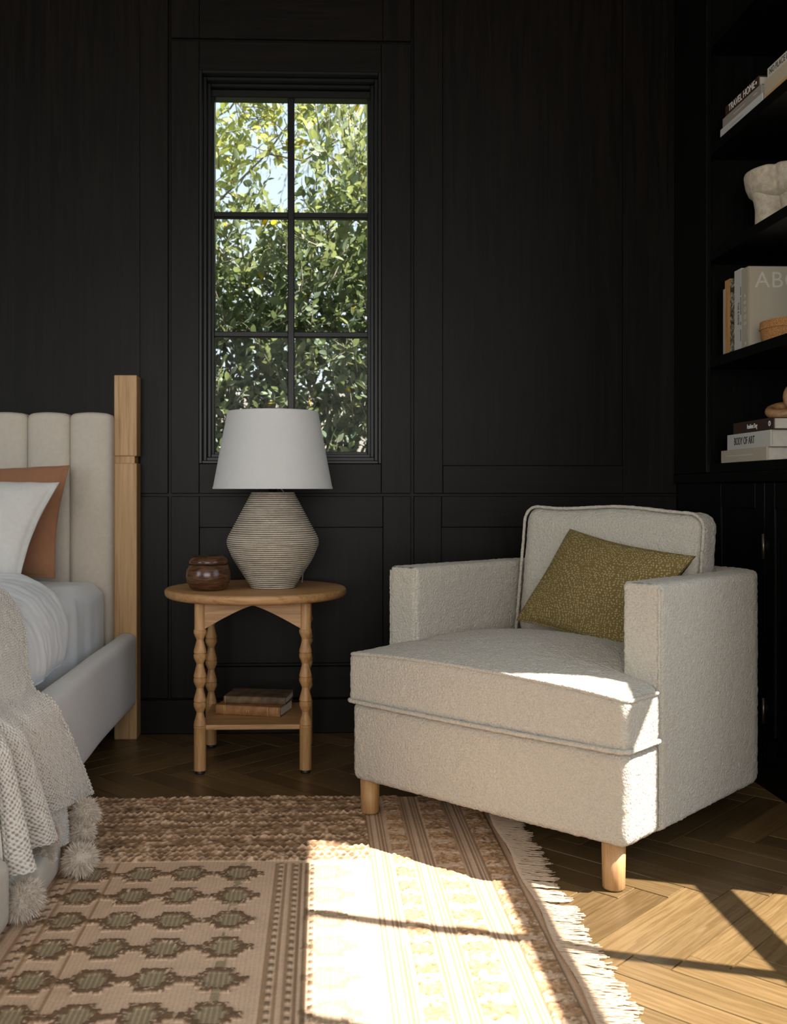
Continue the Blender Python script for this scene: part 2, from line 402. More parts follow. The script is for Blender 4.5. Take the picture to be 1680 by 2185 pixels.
for i in range(2):
    for j in range(3): box('pane', xs[i], xs[i + 1], GY - .002, GY + .002, zs[j], zs[j + 1], M['glass'], w1)

# right wall: sunlit window bay near the camera, bookcase recess beyond
YJ = 2.145; PWY = .465
wr_ = wall_with_hole('wall_right', 'x', XR, XR + .04, YB - .2, WY + .2, YJ - 4 * PWY - .02, YJ, 2.765, M['wall'], .28)
w2 = structure(bpy.data.objects.new('window_2', None)); C.objects.link(w2)
yb = [YJ - i * PWY for i in range(5)]; zb = [.588, 1.304, 2.005]
for i in range(1, 4): box('muntin', XR + .004, XR + .030, yb[i] - .016, yb[i] + .016, .28, 2.765, M['steel'], w2)
for z in zb: box('muntin', XR + .006, XR + .030, YJ - 4 * PWY, YJ, z - .042, z + .042, M['steel'], w2)
# left wall and rear wall with window openings (daylight)
wl_ = wall_with_hole('wall_left', 'x', XL - .2, XL, YB - .2, WY + .2, -.2, 1.6, 2.3, M['wall'], .6)
wr2 = wall_with_hole('wall_rear', 'y', YB - .2, YB, XL - .2, XR + .2, -1.9, .9, 2.45, M['wall'], .55)
w3 = structure(bpy.data.objects.new('window_3', None)); C.objects.link(w3)
for y in (.4, 1.0): box('muntin', XL - .1, XL - .07, y - .015, y + .015, .6, 2.3, M['steel'], w3)
w4 = structure(bpy.data.objects.new('window_4', None)); C.objects.link(w4)
for x in (-.97, -.03): box('muntin', x - .015, x + .015, YB - .1, YB - .07, .55, 2.45, M['steel'], w4)

# ------------------------------------------------------------------ garden outside
structure(box('ground_garden', -14, 14, WY + .2, 30, -.25, -.2, M['lawn']))
gw = structure(box('wall_garden', -8, 8, 8.6, 8.8, -.2, 1.75, M['stucco']))
def leaf_template(n=4, w=.42, fold=.12, curl=.1):
    ys = np.linspace(0, 1, n + 1); V = [(0, 0, 0)]; F = []
    for y in ys[1:-1]:
        hw = w / 2 * math.sin(PI * y ** .85) ** .8; z = -curl * y * y
        V += [(-hw, y, z + fold * hw * 2), (0, y, z), (hw, y, z + fold * hw * 2)]
    V.append((0, 1, -curl)); k = n - 1
    F += [(0, 2, 1), (0, 3, 2)]
    for i in range(k - 1):
        a = 1 + 3 * i; F += [(a, a + 1, a + 4), (a, a + 4, a + 3), (a + 1, a + 2, a + 5), (a + 1, a + 5, a + 4)]
    a = 1 + 3 * (k - 1); e = 3 * k + 1; F += [(a, a + 1, e), (a + 1, a + 2, e)]
    return np.array(V, float), np.array(F)
LT = leaf_template(4, .50)
def frames(D, roll):
    D = D / np.linalg.norm(D, axis=1, keepdims=True); up = np.tile([0, 0, 1.], (len(D), 1)); S = np.cross(D, up)
    S /= np.maximum(np.linalg.norm(S, axis=1, keepdims=True), 1e-6); N = np.cross(S, D)
    c, s = np.cos(roll)[:, None], np.sin(roll)[:, None]
    return S * c + N * s, D, N * c - S * s
def setcol(me, col):
    a = me.color_attributes.new('Col', 'FLOAT_COLOR', 'POINT'); col = np.concatenate([col, np.ones((len(col), 1))], 1)
    a.data.foreach_set('color', col.astype(np.float32).ravel())
def leaves_mesh(name, P, D, L, roll, col, T=LT, curlj=.0):
    X, Y, Z = frames(D, roll); V0, F0 = T; n = len(P); m = len(V0)
    V = P[:, None] + L[:, None, None] * (V0[None, :, 0:1] * X[:, None] + V0[None, :, 1:2] * Y[:, None] + V0[None, :, 2:3] * Z[:, None])
    F = (F0[None] + (np.arange(n) * m)[:, None, None]).reshape(-1, 3)
    me = meshdata(name, V.reshape(-1, 3), F, True); setcol(me, np.repeat(col, m, 0)); return me
def twigs(n, box_, dirf, nl=(6, 10), tl=(.14, .30), ll=(.05, .085), seed=1, dens=None):
    R = np.random.default_rng(seed); P = []; D = []; L = []; tw = []
    k = 0
    while k < n:
        b = np.array([R.uniform(*box_[0]), R.uniform(*box_[1]), R.uniform(*box_[2])])
        if dens is not None and R.random() > dens(b): k += .25; continue
        k += 1
        d = dirf(b, R); d = d / np.linalg.norm(d); ln = R.uniform(*tl); m = R.integers(*nl); tw.append((b, b + d * ln))
        s1 = np.cross(d, R.normal(size=3)); s1 /= np.linalg.norm(s1); s2 = np.cross(d, s1)
        for i in range(m):
            f = (i + 1) / m; a = i * 2.4 + R.uniform(-.3, .3); side = s1 * math.cos(a) + s2 * math.sin(a)
            P.append(b + d * ln * f); D.append(d * (.55 + .5 * f) + side * R.uniform(.5, .95)); L.append(R.uniform(*ll) * (1 - .25 * f))
    return np.array(P), np.array(D), np.array(L), tw
def greens(n, R, base=((.035, .075, .026), (.085, .15, .045)), yellow=.03, hi=None):
    t_ = R.random((n, 1)); c = np.array(base[0]) * (1 - t_) + np.array(base[1]) * t_
    y = R.random(n) < yellow; c[y] = np.array((.55, .36, .02)) * R.uniform(.6, 1, (y.sum(), 1)); return c
def twig_mesh(name, tw, r, mat, parent):
    V = []; F = []
    for a, b in tw:
        v, f = tube([a, (a + b) / 2 + NR.normal(size=3) * .006, b], [r, r * .8, r * .4], 4); o = len(V); V += list(v); F += [tuple(i + o for i in q) for q in f]
    o = mesh(name, V, F, mat, parent); o['kind'] = 'stuff'; return o
R3 = np.random.default_rng(3)
def hedge_top(x): return 2.36 + .10 * math.sin(x * 3.1 + .6) + .06 * math.sin(x * 8) + (.10 if x > -.25 else .03)
def hdens(b):
    h = hedge_top(b[0]); return 1.0 if b[2] < h - .25 else (max(0, (h + .25 - b[2]) / .5) if b[2] < h + .25 else 0)
hedge = thing('garden_shrub', 'dense evergreen shrub filling the window, glossy oval leaves', 'shrub', (0, 0, 0))
P, D, L, tw = twigs(6200, ((-1.6, 1.25), (5.15, 6.5), (.1, 2.75)), lambda b, R: np.array([R.normal() * .5, -.45 + R.normal() * .5, .75 + R.normal() * .35]), seed=5, dens=hdens)
P2, D2, L2, tw2 = twigs(120, ((-.05, .95), (5.2, 6.0), (2.3, 3.0)), lambda b, R: np.array([.05 + R.normal() * .25, -.1 + R.normal() * .25, 1.0]), nl=(7, 12), tl=(.2, .38), seed=8)
P, D, L = np.concatenate([P, P2]), np.concatenate([D, D2]), np.concatenate([L, L2])
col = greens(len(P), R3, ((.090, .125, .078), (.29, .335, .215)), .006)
sun_top = np.clip((P[:, 2] - 1.9) / .9, 0, 1)[:, None]; col = col * (1 + .5 * sun_top * np.array([1.25, 1.05, .6]))  # higher leaves made brighter and yellower: sunlight painted into their colour
roll = R3.normal(size=len(P)) * .7
front = np.where((P[:, 1] < 5.5) & (np.abs(P[:, 0] + .17) < .75) & (P[:, 2] > .95) & (P[:, 2] < 3.0))[0]
pick = set(R3.choice(front, min(290, len(front)), replace=False).tolist())
rest = np.array([i for i in range(len(P)) if i not in pick])
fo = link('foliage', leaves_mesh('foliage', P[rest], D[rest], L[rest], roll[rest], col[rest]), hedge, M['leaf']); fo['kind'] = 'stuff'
lm = []
for k in range(6):
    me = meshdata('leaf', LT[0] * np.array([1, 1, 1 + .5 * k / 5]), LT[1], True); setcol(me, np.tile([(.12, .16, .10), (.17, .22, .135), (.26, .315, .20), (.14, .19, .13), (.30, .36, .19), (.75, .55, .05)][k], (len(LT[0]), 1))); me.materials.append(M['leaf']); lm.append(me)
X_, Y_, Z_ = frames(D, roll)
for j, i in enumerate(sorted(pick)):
    me = lm[5] if j in (40, 150) else lm[min(4, int(R3.integers(0, 4)) + (1 if P[i, 2] > 2.1 else 0))]  # upper leaves take a paler tint, sunlight painted in likewise
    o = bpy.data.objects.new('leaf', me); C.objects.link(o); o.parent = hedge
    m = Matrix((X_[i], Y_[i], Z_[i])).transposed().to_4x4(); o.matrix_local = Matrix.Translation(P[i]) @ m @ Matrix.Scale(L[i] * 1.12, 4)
stems = [(np.array([x, 5.7 + .1 * math.sin(x * 9), -.2]), np.array([x + .25 * math.sin(x * 5), 5.7, 2.1])) for x in np.linspace(-2, 1.6, 16)]
twig_mesh('twigs', tw[::2] + tw2 + [(a, b) for a, b in zip([np.array([.2, 5.7, 1.8]), np.array([-.5, 5.7, 1.6]), np.array([.15, 5.65, 1.9])], [np.array([.33, 5.5, 3.0]), np.array([-.4, 5.6, 2.4]), np.array([.05, 5.6, 2.9])])], .004, M['bark'], hedge)
twig_mesh('stems', stems, .016, M['bark'], hedge)
# overhanging branch, sunlit yellow green, from the upper left
br = thing('overhanging_branch', 'sunlit yellow-green leafy branch hanging into the window\'s upper left', 'branch', (0, 0, 0))
main = np.array([[-2.2, 6.0, 2.0], [-1.3, 5.9, 2.25], [-.62, 5.8, 2.52], [-.3, 5.75, 2.82], [-.05, 5.7, 3.15], [.2, 5.7, 3.6]])
side = [np.array([[-1.3, 5.9, 2.6], [-.8, 5.8, 2.9], [-.5, 5.7, 3.05], [-.2, 5.7, 3.5]]), np.array([[-.3, 5.75, 2.82], [-.1, 5.65, 2.75], [.1, 5.6, 2.85]]), np.array([[-1.2, 5.7, 3.4], [-.7, 5.6, 3.2], [-.25, 5.6, 3.0]])]
v, f = tube(main, [.012, .009, .0065, .005, .004, .003], 7); mesh('bough', v, f, M['bark'], br)
for s_ in side: v, f = tube(s_, .005, 6); mesh('twig', v, f, M['bark'], br)
def bd(b):
    x, z = b[0], b[2]
    if x < -.10 and z > 2.88 - .15 * (x + .6): return .95
    if x < -.47 and z > 2.55: return .85
    return .35 if z > 2.95 else .0
P, D, L, tw = twigs(430, ((-1.2, .25), (5.45, 6.1), (2.3, 3.6)), lambda b, R: np.array([R.normal() * .5 + .2, -.3 + R.normal() * .4, .1 + R.normal() * .6]), seed=21, dens=bd)
col = greens(len(P), R3, ((.28, .33, .13), (.62, .62, .28)), .02)
pick = R3.choice(len(P), min(160, len(P)), replace=False); rest = np.setdiff1d(np.arange(len(P)), pick); roll = R3.normal(size=len(P)) * .8
fo = link('foliage', leaves_mesh('foliage', P[rest], D[rest], L[rest], roll[rest], col[rest]), br, M['leaf_soft']); fo['kind'] = 'stuff'
lm2 = []
for k, c_ in enumerate([(.30, .36, .14), (.44, .48, .19), (.60, .60, .25)]):
    me = meshdata('leaf', LT[0], LT[1], True); setcol(me, np.tile(c_, (len(LT[0]), 1))); me.materials.append(M['leaf_soft']); lm2.append(me)
X_, Y_, Z_ = frames(D, roll)
for i in pick:
    o = bpy.data.objects.new('leaf', lm2[int(R3.integers(0, 3))]); C.objects.link(o); o.parent = br
    o.matrix_local = Matrix.Translation(P[i]) @ Matrix((X_[i], Y_[i], Z_[i])).transposed().to_4x4() @ Matrix.Scale(L[i], 4)
twig_mesh('twigs', tw, .003, M['bark'], br)
# feathery tree far behind
ft = thing('feathery_tree', 'pale grey-green feathery tree beyond the shrub, seen against the sky', 'tree', (0, 0, 0))
v, f = tube([[1.6, 11, -.2], [1.5, 11, 2.0], [1.2, 11, 4.5], [.9, 11, 6.5]], [.16, .13, .09, .04], 9); mesh('trunk', v, f, M['bark'], ft)
P, D, L, tw = twigs(620, ((-.75, 2.4), (10.2, 11.8), (1.8, 6.4)), lambda b, R: np.array([R.normal() * .3, R.normal() * .3, -1.0]), nl=(9, 14), tl=(.4, .9), ll=(.06, .11), seed=31,
    dens=lambda b: .85 if b[0] > -.05 + .25 * math.sin(b[2] * 2.2) else (.45 if b[2] < 3.3 else .12))
fo = link('foliage', leaves_mesh('foliage', P, D, L, R3.normal(size=len(P)), greens(len(P), R3, ((.16, .20, .13), (.34, .38, .27)), 0), leaf_template(3, .2)), ft, M['leaf_soft']); fo['kind'] = 'stuff'
twig_mesh('twigs', tw[::2], .006, M['bark'], ft)

# ------------------------------------------------------------------ bookcase and base cabinet on the right wall
bc = thing('bookcase', 'tall black built-in bookcase of open shelves on the right wall', 'bookcase')
SZ = [1.044, 1.425, 1.812, 2.195, 2.578]; BY0, BY1 = 2.42, 3.74
box('back_panel', XR - .02, XR - .002, BY0, WY, 1.011, CH - .01, M['case'], bc)
box('side_panel', XB + .004, XR - .02, BY1, WY - .001, 1.02, CH - .01, M['case'], bc, .002, 1)
box('side_panel', XB + .004, XR - .02, BY0 - .03, BY0, 1.02, CH - .01, M['case'], bc, .002, 1)
box('face_stile', XB - .012, XB + .006, BY1 - .045, WY - .002, 1.011, CH - .01, M['case'], bc, .002, 1)
box('face_stile', XB - .012, XB + .006, BY0 - .03, BY0 + .05, 1.011, CH - .01, M['case'], bc, .002, 1)
for z in SZ: box('shelf', XB, XR - .02, BY0, BY1, max(z - .034, 1.0105), z, M['case'], bc, .0015, 1)
cab = thing('base_cabinet', 'black base cabinet with panelled doors under the shelves', 'cabinet')
box('body', XB + .02, XR - .003, BY0, WY - .001, .0, .975, M['case'], cab)
box('countertop', XB - .014, XR - .003, BY0 - .03, WY - .001, .976, 1.0095, M['case'], cab, .002, 1)
box('face_frame', XB, XB + .02, 3.655, WY - .013, .0, .975, M['case'], cab, .001, 1)
dw = .43; y1 = 3.652
for k in range(3):
    y0 = y1 - dw
    d = box('door', XB + .004, XB + .02, y0 + .002, y1 - .002, .10, .972, M['case'], cab, .001, 1)
    for (a, b, c, e) in ((y0 + .002, y0 + .072, .10, .972), (y1 - .072, y1 - .002, .10, .972), (y0 + .072, y1 - .072, .10, .18), (y0 + .072, y1 - .072, .89, .972)):
        box('door_frame', XB - .004, XB + .004, a, b, c, e, M['case'], d, .0015, 1)
    for z in (.77, .25):
        v, f = tube([(XB - .008, y0 + .001, z - .04), (XB - .008, y0 + .001, z + .04)], .0055, 10); mesh('hinge', v, f, M['brass'], d)
    y1 = y0
box('toe_kick', XB, XB + .02, 3.652 - 3 * dw, 3.654, 0, .098, M['case'], cab)

# books ------------------------------------------------------------
def text(body, parent, loc, axes, size, mat, name='lettering', ext=.0003, spacing=1.0, sx=1.0, align='LEFT'):
    cu = bpy.data.curves.new(name, 'FONT'); cu.body = body; cu.size = size; cu.extrude = ext; cu.space_character = spacing
    cu.align_x = align; cu.align_y = 'CENTER'; cu.materials.append(mat)
    tmp = bpy.data.objects.new(name, cu); C.objects.link(tmp); bpy.context.view_layer.update()
    me = bpy.data.meshes.new_from_object(tmp.evaluated_get(bpy.context.evaluated_depsgraph_get())); bpy.data.objects.remove(tmp); me.name = name
    if not me.materials: me.materials.append(mat)
    o = bpy.data.objects.new(name, me); C.objects.link(o); o.parent = parent
    x, y = Vector(axes[0]), Vector(axes[1]); z = x.cross(y)
    o.matrix_local = Matrix.Translation(loc) @ Matrix((x, y, z)).transposed().to_4x4() @ Matrix.Diagonal((sx, 1, 1, 1)); return o
def flat_book(label, group, Y0, Y1, z0, h, depth, cov, x=XB + .008, page=None, rot=0, cat='book', board=.003):
    """book lying flat, spine to the room (-X), tail edge towards -Y; origin at the spine's far lower corner"""
    b = thing('book', label, cat, (x, Y1, z0), rot, group); L_ = Y1 - Y0
    bm = bmesh.new()
    box_bm(0, depth, -L_, 0, 0, board, .0008, 1, bm); box_bm(0, depth, -L_, 0, h - board, h, .0008, 1, bm); box_bm(-.001, board, -L_, 0, 0, h, .0012, 2, bm)
    bmobj('cover', bm, cov, b)
    box('pages', board, depth - .004, -L_ + .004, -.004, board, h - board, page or M['pages'], b); return b
SP = ((0, -1, 0), (0, 0, 1))
colr = lambda n, c, r=.6: plain(n, c, r, 0, .3)
white_ink = colr('white_ink', (.75, .72, .68)); black_ink = colr('black_ink', (.012, .012, .012)); grey_ink = colr('grey_ink', (.40, .36, .30)); cream_ink = colr('cream_ink', (.50, .46, .38))
gA = 'flat books stacked on the top shelf'
b = flat_book('white book, lowest of the stack under the dark brown book, top shelf', gA, 3.265, 3.614, SZ[3], .031, .25, colr('white_cover', (.50, .48, .44)))
box('title_stripe', -.0016, -.0008, -.20, -.09, .014, .017, grey_ink, b)
b = flat_book('thin grey book in the middle of the top shelf stack, between white and brown', gA, 3.272, 3.593, SZ[3] + .0312, .031, .24, colr('grey_cover', (.27, .24, .195)))
box('title_stripe', -.0016, -.0008, -.19, -.10, .012, .015, cream_ink, b); box('title_stripe', -.0016, -.0008, -.29, -.26, .013, .016, cream_ink, b)
b = flat_book('dark brown book titled TRAVEL HOME on the top shelf stack', gA, 3.293, 3.568, SZ[3] + .0624, .034, .23, colr('dark_brown_cover', (.055, .022, .014)))
text('TRAVEL HOME', b, (-.0013, -.029, .017), SP, .034, white_ink, sx=.97)
v, f = lathe([(.0001, 0), (.005, 0), (.005, .0006), (.0001, .0006)], 16); o = mesh('emblem', v, f, white_ink, b, False); o.rotation_euler = (0, -PI / 2, 0); o.location = (-.0012, -.257, .017)
b = flat_book('thick cream book under the NO PLACE LIKE book, top shelf', gA, 2.90, 3.251, SZ[3] + .0, .058, .27, colr('cream_cover', (.45, .37, .25)))
box('cover_band', -.0018, -.0009, -.355, -.01, .003, .013, colr('tan_band', (.48, .29, .12)), b)
b = flat_book('white book titled NO PLACE LIKE at the frame edge, top shelf', gA, 2.91, 3.228, SZ[3] + .0582, .033, .25, colr('ivory_cover', (.50, .46, .38)))
text('NO PLACE LIKE HOME', b, (-.0013, -.015, .0165), SP, .026, black_ink, sx=.9)

gB = 'flat books stacked on the lowest shelf'
b = flat_book('beige book at the bottom of the lowest shelf stack', gB, 3.233, 3.606, SZ[0], .043, .29, colr('beige_cover', (.42, .355, .265)))
box('title_stripe', -.0016, -.0008, -.27, -.05, .020, .0245, cream_ink, b)
b = flat_book('white book titled BODY OF ART, middle of the lowest shelf stack', gB, 3.212, 3.561, SZ[0] + .0432, .053, .28, colr('chalk_cover', (.50, .475, .415)), x=XB + .012)
text('BODY OF ART', b, (-.0013, -.061, .0265), SP, .036, black_ink, sx=.72, ext=.0006); 
b = flat_book('dark brown book titled Resident Dog, topmost on the lowest shelf', gB, 3.196, 3.513, SZ[0] + .0964, .038, .25, colr('espresso_cover', (.045, .024, .017)), x=XB + .014)
text('Resident Dog', b, (-.0013, -.115, .019), SP, .022, white_ink, sx=.66)
v, f = lathe([(.0001, 0), (.0085, 0), (.0085, .0006), (.0001, .0006)], 20); o = mesh('emblem', v, f, white_ink, b, False); o.rotation_euler = (0, -PI / 2, 0); o.location = (-.0012, -.288, .020)
text('o', b, (-.0022, -.2845, .021), SP, .016, black_ink)

gC = 'upright books on the third shelf'
def upright(label, y0, y1, h, depth, cov, x=XB + .018, rounded=False):
    b = thing('book', label, 'book', (x, y0, SZ[1]), 0, gC); w = y1 - y0; t_ = .0025
    bm = bmesh.new(); box_bm(0, depth, 0, t_, 0, h, .0008, 1, bm); box_bm(0, depth, w - t_, w, 0, h, .0008, 1, bm); box_bm(-.001, t_, 0, w, 0, h, .001, 2, bm)
    bmobj('cover', bm, cov, b); box('pages', t_, depth - .004, t_, w - t_, .004, h - .004, M['pages'], b); return b
yy = [3.614, 3.597, 3.551, 3.514, 3.455, 3.397]
upright('slim grey book, first of the upright row beside the bookcase side', yy[1] + .0003, yy[0], .235, .17, colr('slim_grey_cover', (.36, .32, .27)))
t = NT('tan_cover'); n = t.noise(t.coord((60, 60, 3)), 1.5, 3); M['tan'] = t.set(t.ramp(n, [(.4, (.40, .19, .055)), (.6, (.52, .28, .10))]), .6)
upright('orange tan book between slim grey and botanical books', yy[2] + .0003, yy[1], .262, .19, M['tan'])
t = NT('botanical_cover'); n = t.noise(t.coord(), 48, 2, .5, 1.5); M['bot'] = t.set(t.ramp(n, [(.42, (.018, .02, .014)), (.5, (.10, .10, .055)), (.62, (.36, .31, .21))]), .6)
upright('dark green botanical patterned book, upright on the third shelf', yy[3] + .0003, yy[2], .258, .19, M['bot'])
DN = ((0, 0, -1), (0, -1, 0))
b = upright('white upright book titled THIS IS HOME', yy[4] + .0003, yy[3], .278, .22, colr('pale_cover', (.48, .45, .40)))
text('THIS IS HOME', b, (-.0013, .024, .165), DN, .0165, black_ink, sx=.75)
for z, hgt in ((.2, .03), (.15, .06), (.09, .012), (.05, .04)): box('spine_mark', -.0016, -.0008, .002, .0055, z - hgt / 2, z + hgt / 2, black_ink, b)
AB = colr('taupe_cloth', (.36, .315, .235), .8)
b = upright('large taupe book with ABODE lettering, its cover facing out', yy[5] + .0003, yy[4], .272, .30, AB)
text('A B O D E', b, (-.0013, .028, .185), DN, .024, cream_ink, sx=1.0)
text('ABODE', b, (.021, -.0006, .224), ((1, 0, 0), (0, 0, 1)), .076, cream_ink, spacing=1.08)
box('spine_emblem', -.0016, -.0008, .018, .028, .012, .022, cream_ink, b)

# wicker box
bk = thing('wicker_basket', 'small lidded wicker basket in front of the ABODE book', 'basket', (1.538, 3.272, SZ[1]))
def woven(r0, r1, h, rows, n=416):
    V = []; zs_ = np.linspace(0, h, rows * 4 + 1); a = np.linspace(0, 2 * PI, n, endpoint=False)
    for i, z in enumerate(zs_):
        r = r0 + (r1 - r0) * z / h; ph = (i // 4) % 2 * PI
        rr = r + .0022 * np.cos(a * n / 4 + ph) * abs(math.sin(PI * i / 4)) + .0012 * abs(math.sin(PI * i / 4))
        V.append(np.stack([rr * np.cos(a), rr * np.sin(a), np.full(n, z)], -1))
    F = [tuple(f[::-1]) for f in grid_faces(len(zs_), n, cv=True)]; V = np.concatenate(V)
    F += [tuple(range(n))[::-1], tuple(range(len(V) - n, len(V)))]; return V, F
v, f = woven(.108, .112, .042, 9); mesh('body', v, f, M['wicker'], bk)
v, f = woven(.116, .113, .027, 6); o = mesh('lid', v, f, M['wicker'], bk); o.location.z = .042

# stone vase of lobes
vs_ = thing('stone_vase', 'sculptural beige stone vase with lobed bowl on thick legs', 'vase', (1.607, 3.50, SZ[2]))
n = 144; a = np.linspace(0, 2 * PI, n, endpoint=False); V = []; a0 = math.radians(-134)
prof = [(.001, .125), (.07, .130), (.104, .139), (.126, .160), (.136, .185), (.1405, .210), (.1415, .224), (.139, .231), (.131, .234), (.118, .228), (.09, .20), (.001, .18)]
for r, z in prof:
    dip = np.exp(-(np.sin(2 * (a - a0)) / .20) ** 2); lob = 1 - .13 * dip * min(1, r / .1); V.append(np.stack([r * lob * np.cos(a), r * lob * np.sin(a), z + 0 * dip], -1))
mesh('bowl', np.concatenate(V), [tuple(q[::-1]) for q in grid_faces(len(prof), n, cv=True)], M['stone'], vs_)
for k in range(4):
    an = a0 + PI / 4 + k * PI / 2
    v, f = lathe([(.050, 0), (.049, .04), (.048, .10), (.054, .135), (.062, .16), (.03, .17)], 36); o = mesh('leg', v, f, M['stone'], vs_); o.location = (.062 * math.cos(an), .062 * math.sin(an), 0)

# wooden knot
kn = thing('wooden_knot', 'wooden chain-link knot ornament on top of the stacked books', 'ornament', (1.535, 3.31, SZ[0] + .1346))
def link_ring(cx, cy, cz, R, r, L_, rotm):
    P = []
    for q in np.linspace(0, 2 * PI, 40, endpoint=False):
        P.append(rotm @ Vector((R * math.cos(q) + (L_ if math.cos(q) > 0 else -L_) * min(1, abs(math.cos(q)) * 3), R * math.sin(q), 0)) + Vector((cx, cy, cz)))
    return tube(P, r, 12, True)
v, f = link_ring(.0, -.01, .034, .050, .016, .022, Matrix.Rotation(.25, 3, 'X') @ Matrix.Rotation(-.22, 3, 'Y') @ Matrix.Rotation(-.3, 3, 'Z')); mesh('link', v, f, M['knot'], kn)
v, f = link_ring(.052, -.0, .072, .046, .016, .02, Matrix.Rotation(1.25, 3, 'X') @ Matrix.Rotation(.2, 3, 'Z')); mesh('link', v, f, M['knot'], kn)

# ------------------------------------------------------------------ bed
bed = thing('bed', 'upholstered bed with pale oak posts and channelled cream headboard', 'bed')
px0, px1, py0, py1 = -.786, -.700, 3.945, 4.032
def post(x0, x1):
    bm = bmesh.new()
    box_bm(x0, x1, py0, py1, 1.078, 1.386, .004, 2, bm); box_bm(x0 + .0, x1 - .010, py0 + .010, py1, 1.045, 1.083, 0, 1, bm); box_bm(x0, x1, py0, py1, 0, 1.051, .004, 2, bm)
    return bmobj('post', bm, M['post'], bed)
post(px0, px1); post(-2.62, -2.534)
hw_ = .1575; xr = px0
for k in range(11):
    x1 = xr - k * hw_ ; x0 = x1 - hw_ if k < 10 else max(x1 - hw_, -2.53)
    V, F = rbox(hw_ / 2 + .001, .055, .44, .020, .010)
    zz = V[:, 2] + .44
    V[:, 1] -= .015 * np.cos(np.clip(V[:, 0] / (hw_ / 2), -1, 1) * PI / 2) * (V[:, 1] < 0)
    V[:, 2] += .006 * np.cos(V[:, 0] / (hw_ / 2) * PI / 2) * (V[:, 2] > .3)
    V += np.array([(x0 + x1) / 2, 3.955, .795]); mesh('headboard_channel', V, F, M['linen'], bed)
V, F = rbox(.035, .87, .139, .026, .012); V[:, 0] += .006 * vnoise(V, 3, 4); V += np.array([-.735, 3.065, .269]); mesh('side_rail', V, F, M['rail'], bed)
V, F = rbox(.035, .87, .139, .026, .03); V += np.array([-2.585, 3.065, .269]); mesh('side_rail', V, F, M['rail'], bed)
V, F = rbox(.985, .10, .042, .02, .02); V += np.array([-1.618, 2.45, .056]); mesh('footboard', V, F, M['linen'], bed)
box('slat_base', -2.55, -.77, 2.45, 3.9, .2, .30, M['post'], bed)
mt = thing('mattress', 'white mattress in a fitted sheet on the bed frame', 'mattress')
V, F = rbox(.86, .70, .155, .065, .018)
V[:, 2] += .004 * vnoise(V, 5, 2) ; V[:, 0] += .008 * vnoise(V * np.array([1, 2, .6]), 7, 3) * (np.abs(V[:, 2]) < .12)
V[:, 0] -= .02 * np.clip((.05 - V[:, 1]) / .2, 0, 1); V[:, 2] -= .012 * np.clip((.1 - V[:, 1]) / .2, 0, 1) * (V[:, 2] > 0); V += np.array([-1.665, 3.19, .457]); mesh('fitted_sheet', V, F, M['sheet'], mt)

# duvet: quilt over mattress, rolled over the near side
def heightsheet(name, S, T, fn, mat, thick, parent=None):
    s, t_ = np.meshgrid(S, T, indexing='ij'); V = fn(s, t_); n, m = s.shape
    F = grid_faces(n, m); Vf = V.reshape(-1, 3); N = vnormals(Vf, F)
    V2 = np.concatenate([Vf + N * thick / 2, Vf - N * thick / 2]); k = n * m; F2 = [F, F[:, ::-1] + k]
    E = np.concatenate([np.arange(m), np.arange(1, n) * m + m - 1, (n - 1) * m + np.arange(m - 2, -1, -1), np.arange(n - 2, 0, -1) * m])
    En = np.roll(E, -1); F2.append(np.stack([E, E + k, En + k, En], -1)); return V2, np.concatenate(F2)
def side_profile(L_, xt, xo, ztop, zbot, xb, r=.09):
    """distance along the drape (0 at the top edge crease) -> (x, z): flat top, quarter bend, then down to (xb, zbot)"""
    pts = [(-2.3, ztop), (xo - r, ztop)] + [(xo - r + r * math.sin(q), ztop - r + r * math.cos(q)) for q in np.linspace(.1, PI / 2, 10)] + [(xo + (xb - xo) * q, ztop - r + (zbot - ztop + r) * q) for q in np.linspace(.05, 1, 20)]
    p = np.array(pts); d = np.concatenate([[0], np.cumsum(np.hypot(*np.diff(p, axis=0).T))]); return p, d
pd = np.array([(-2.45, .675), (-1.05, .672), (-.96, .664), (-.90, .648), (-.85, .62), (-.815, .575), (-.796, .53), (-.788, .48), (-.792, .44), (-.80, .418)])
dd = np.concatenate([[0], np.cumsum(np.hypot(*np.diff(pd, axis=0).T))])
def duvet_fn(s, t_):   # s along Y from the head side, t across the bed and down its side
    d = t_ * dd[-1]; x = np.interp(d, dd, pd[:, 0]); z = np.interp(d, dd, pd[:, 1])
    side = np.clip((d - dd[1]) / (dd[-1] - dd[1]), 0, 1)
    y = 3.40 - s * .98 - .17 * side ** 1.5 * (1 - s) ** 2
    P = np.stack([x * 3, y * 3, z * 3], -1)
    n = .012 * vnoise(P, 1.6, 9) + .006 * vnoise(P, 4.5, 10) + .005 * vnoise(P * np.array([.5, 2.2, .5]), 3.2, 15) + .0025 * vnoise(P * np.array([.8, 2.4, .8]), 9, 16)
    press = np.clip((3.12 - y) / .30, 0, 1); press = press * press * (3 - 2 * press)       # pressed in under the throw
    head = np.exp(-(s / .05) ** 2)
    z = z + n * (1 - side) - .035 * head * (1 - side * .6) - .022 * press * (1 - side * .4)
    x = x + n * side - .03 * head * side - .014 * press * np.clip(side * 1.6, 0, 1)
    return np.stack([x, y, z], -1)
V, F = heightsheet('duvet', np.linspace(0, 1, 110), np.concatenate([np.linspace(0, .7, 40), np.linspace(.71, 1, 70)]), duvet_fn, M['sheet'], .024)
du = mesh('duvet', V, F, M['sheet']); tag(du, 'rumpled white linen duvet lying over the mattress', 'duvet')

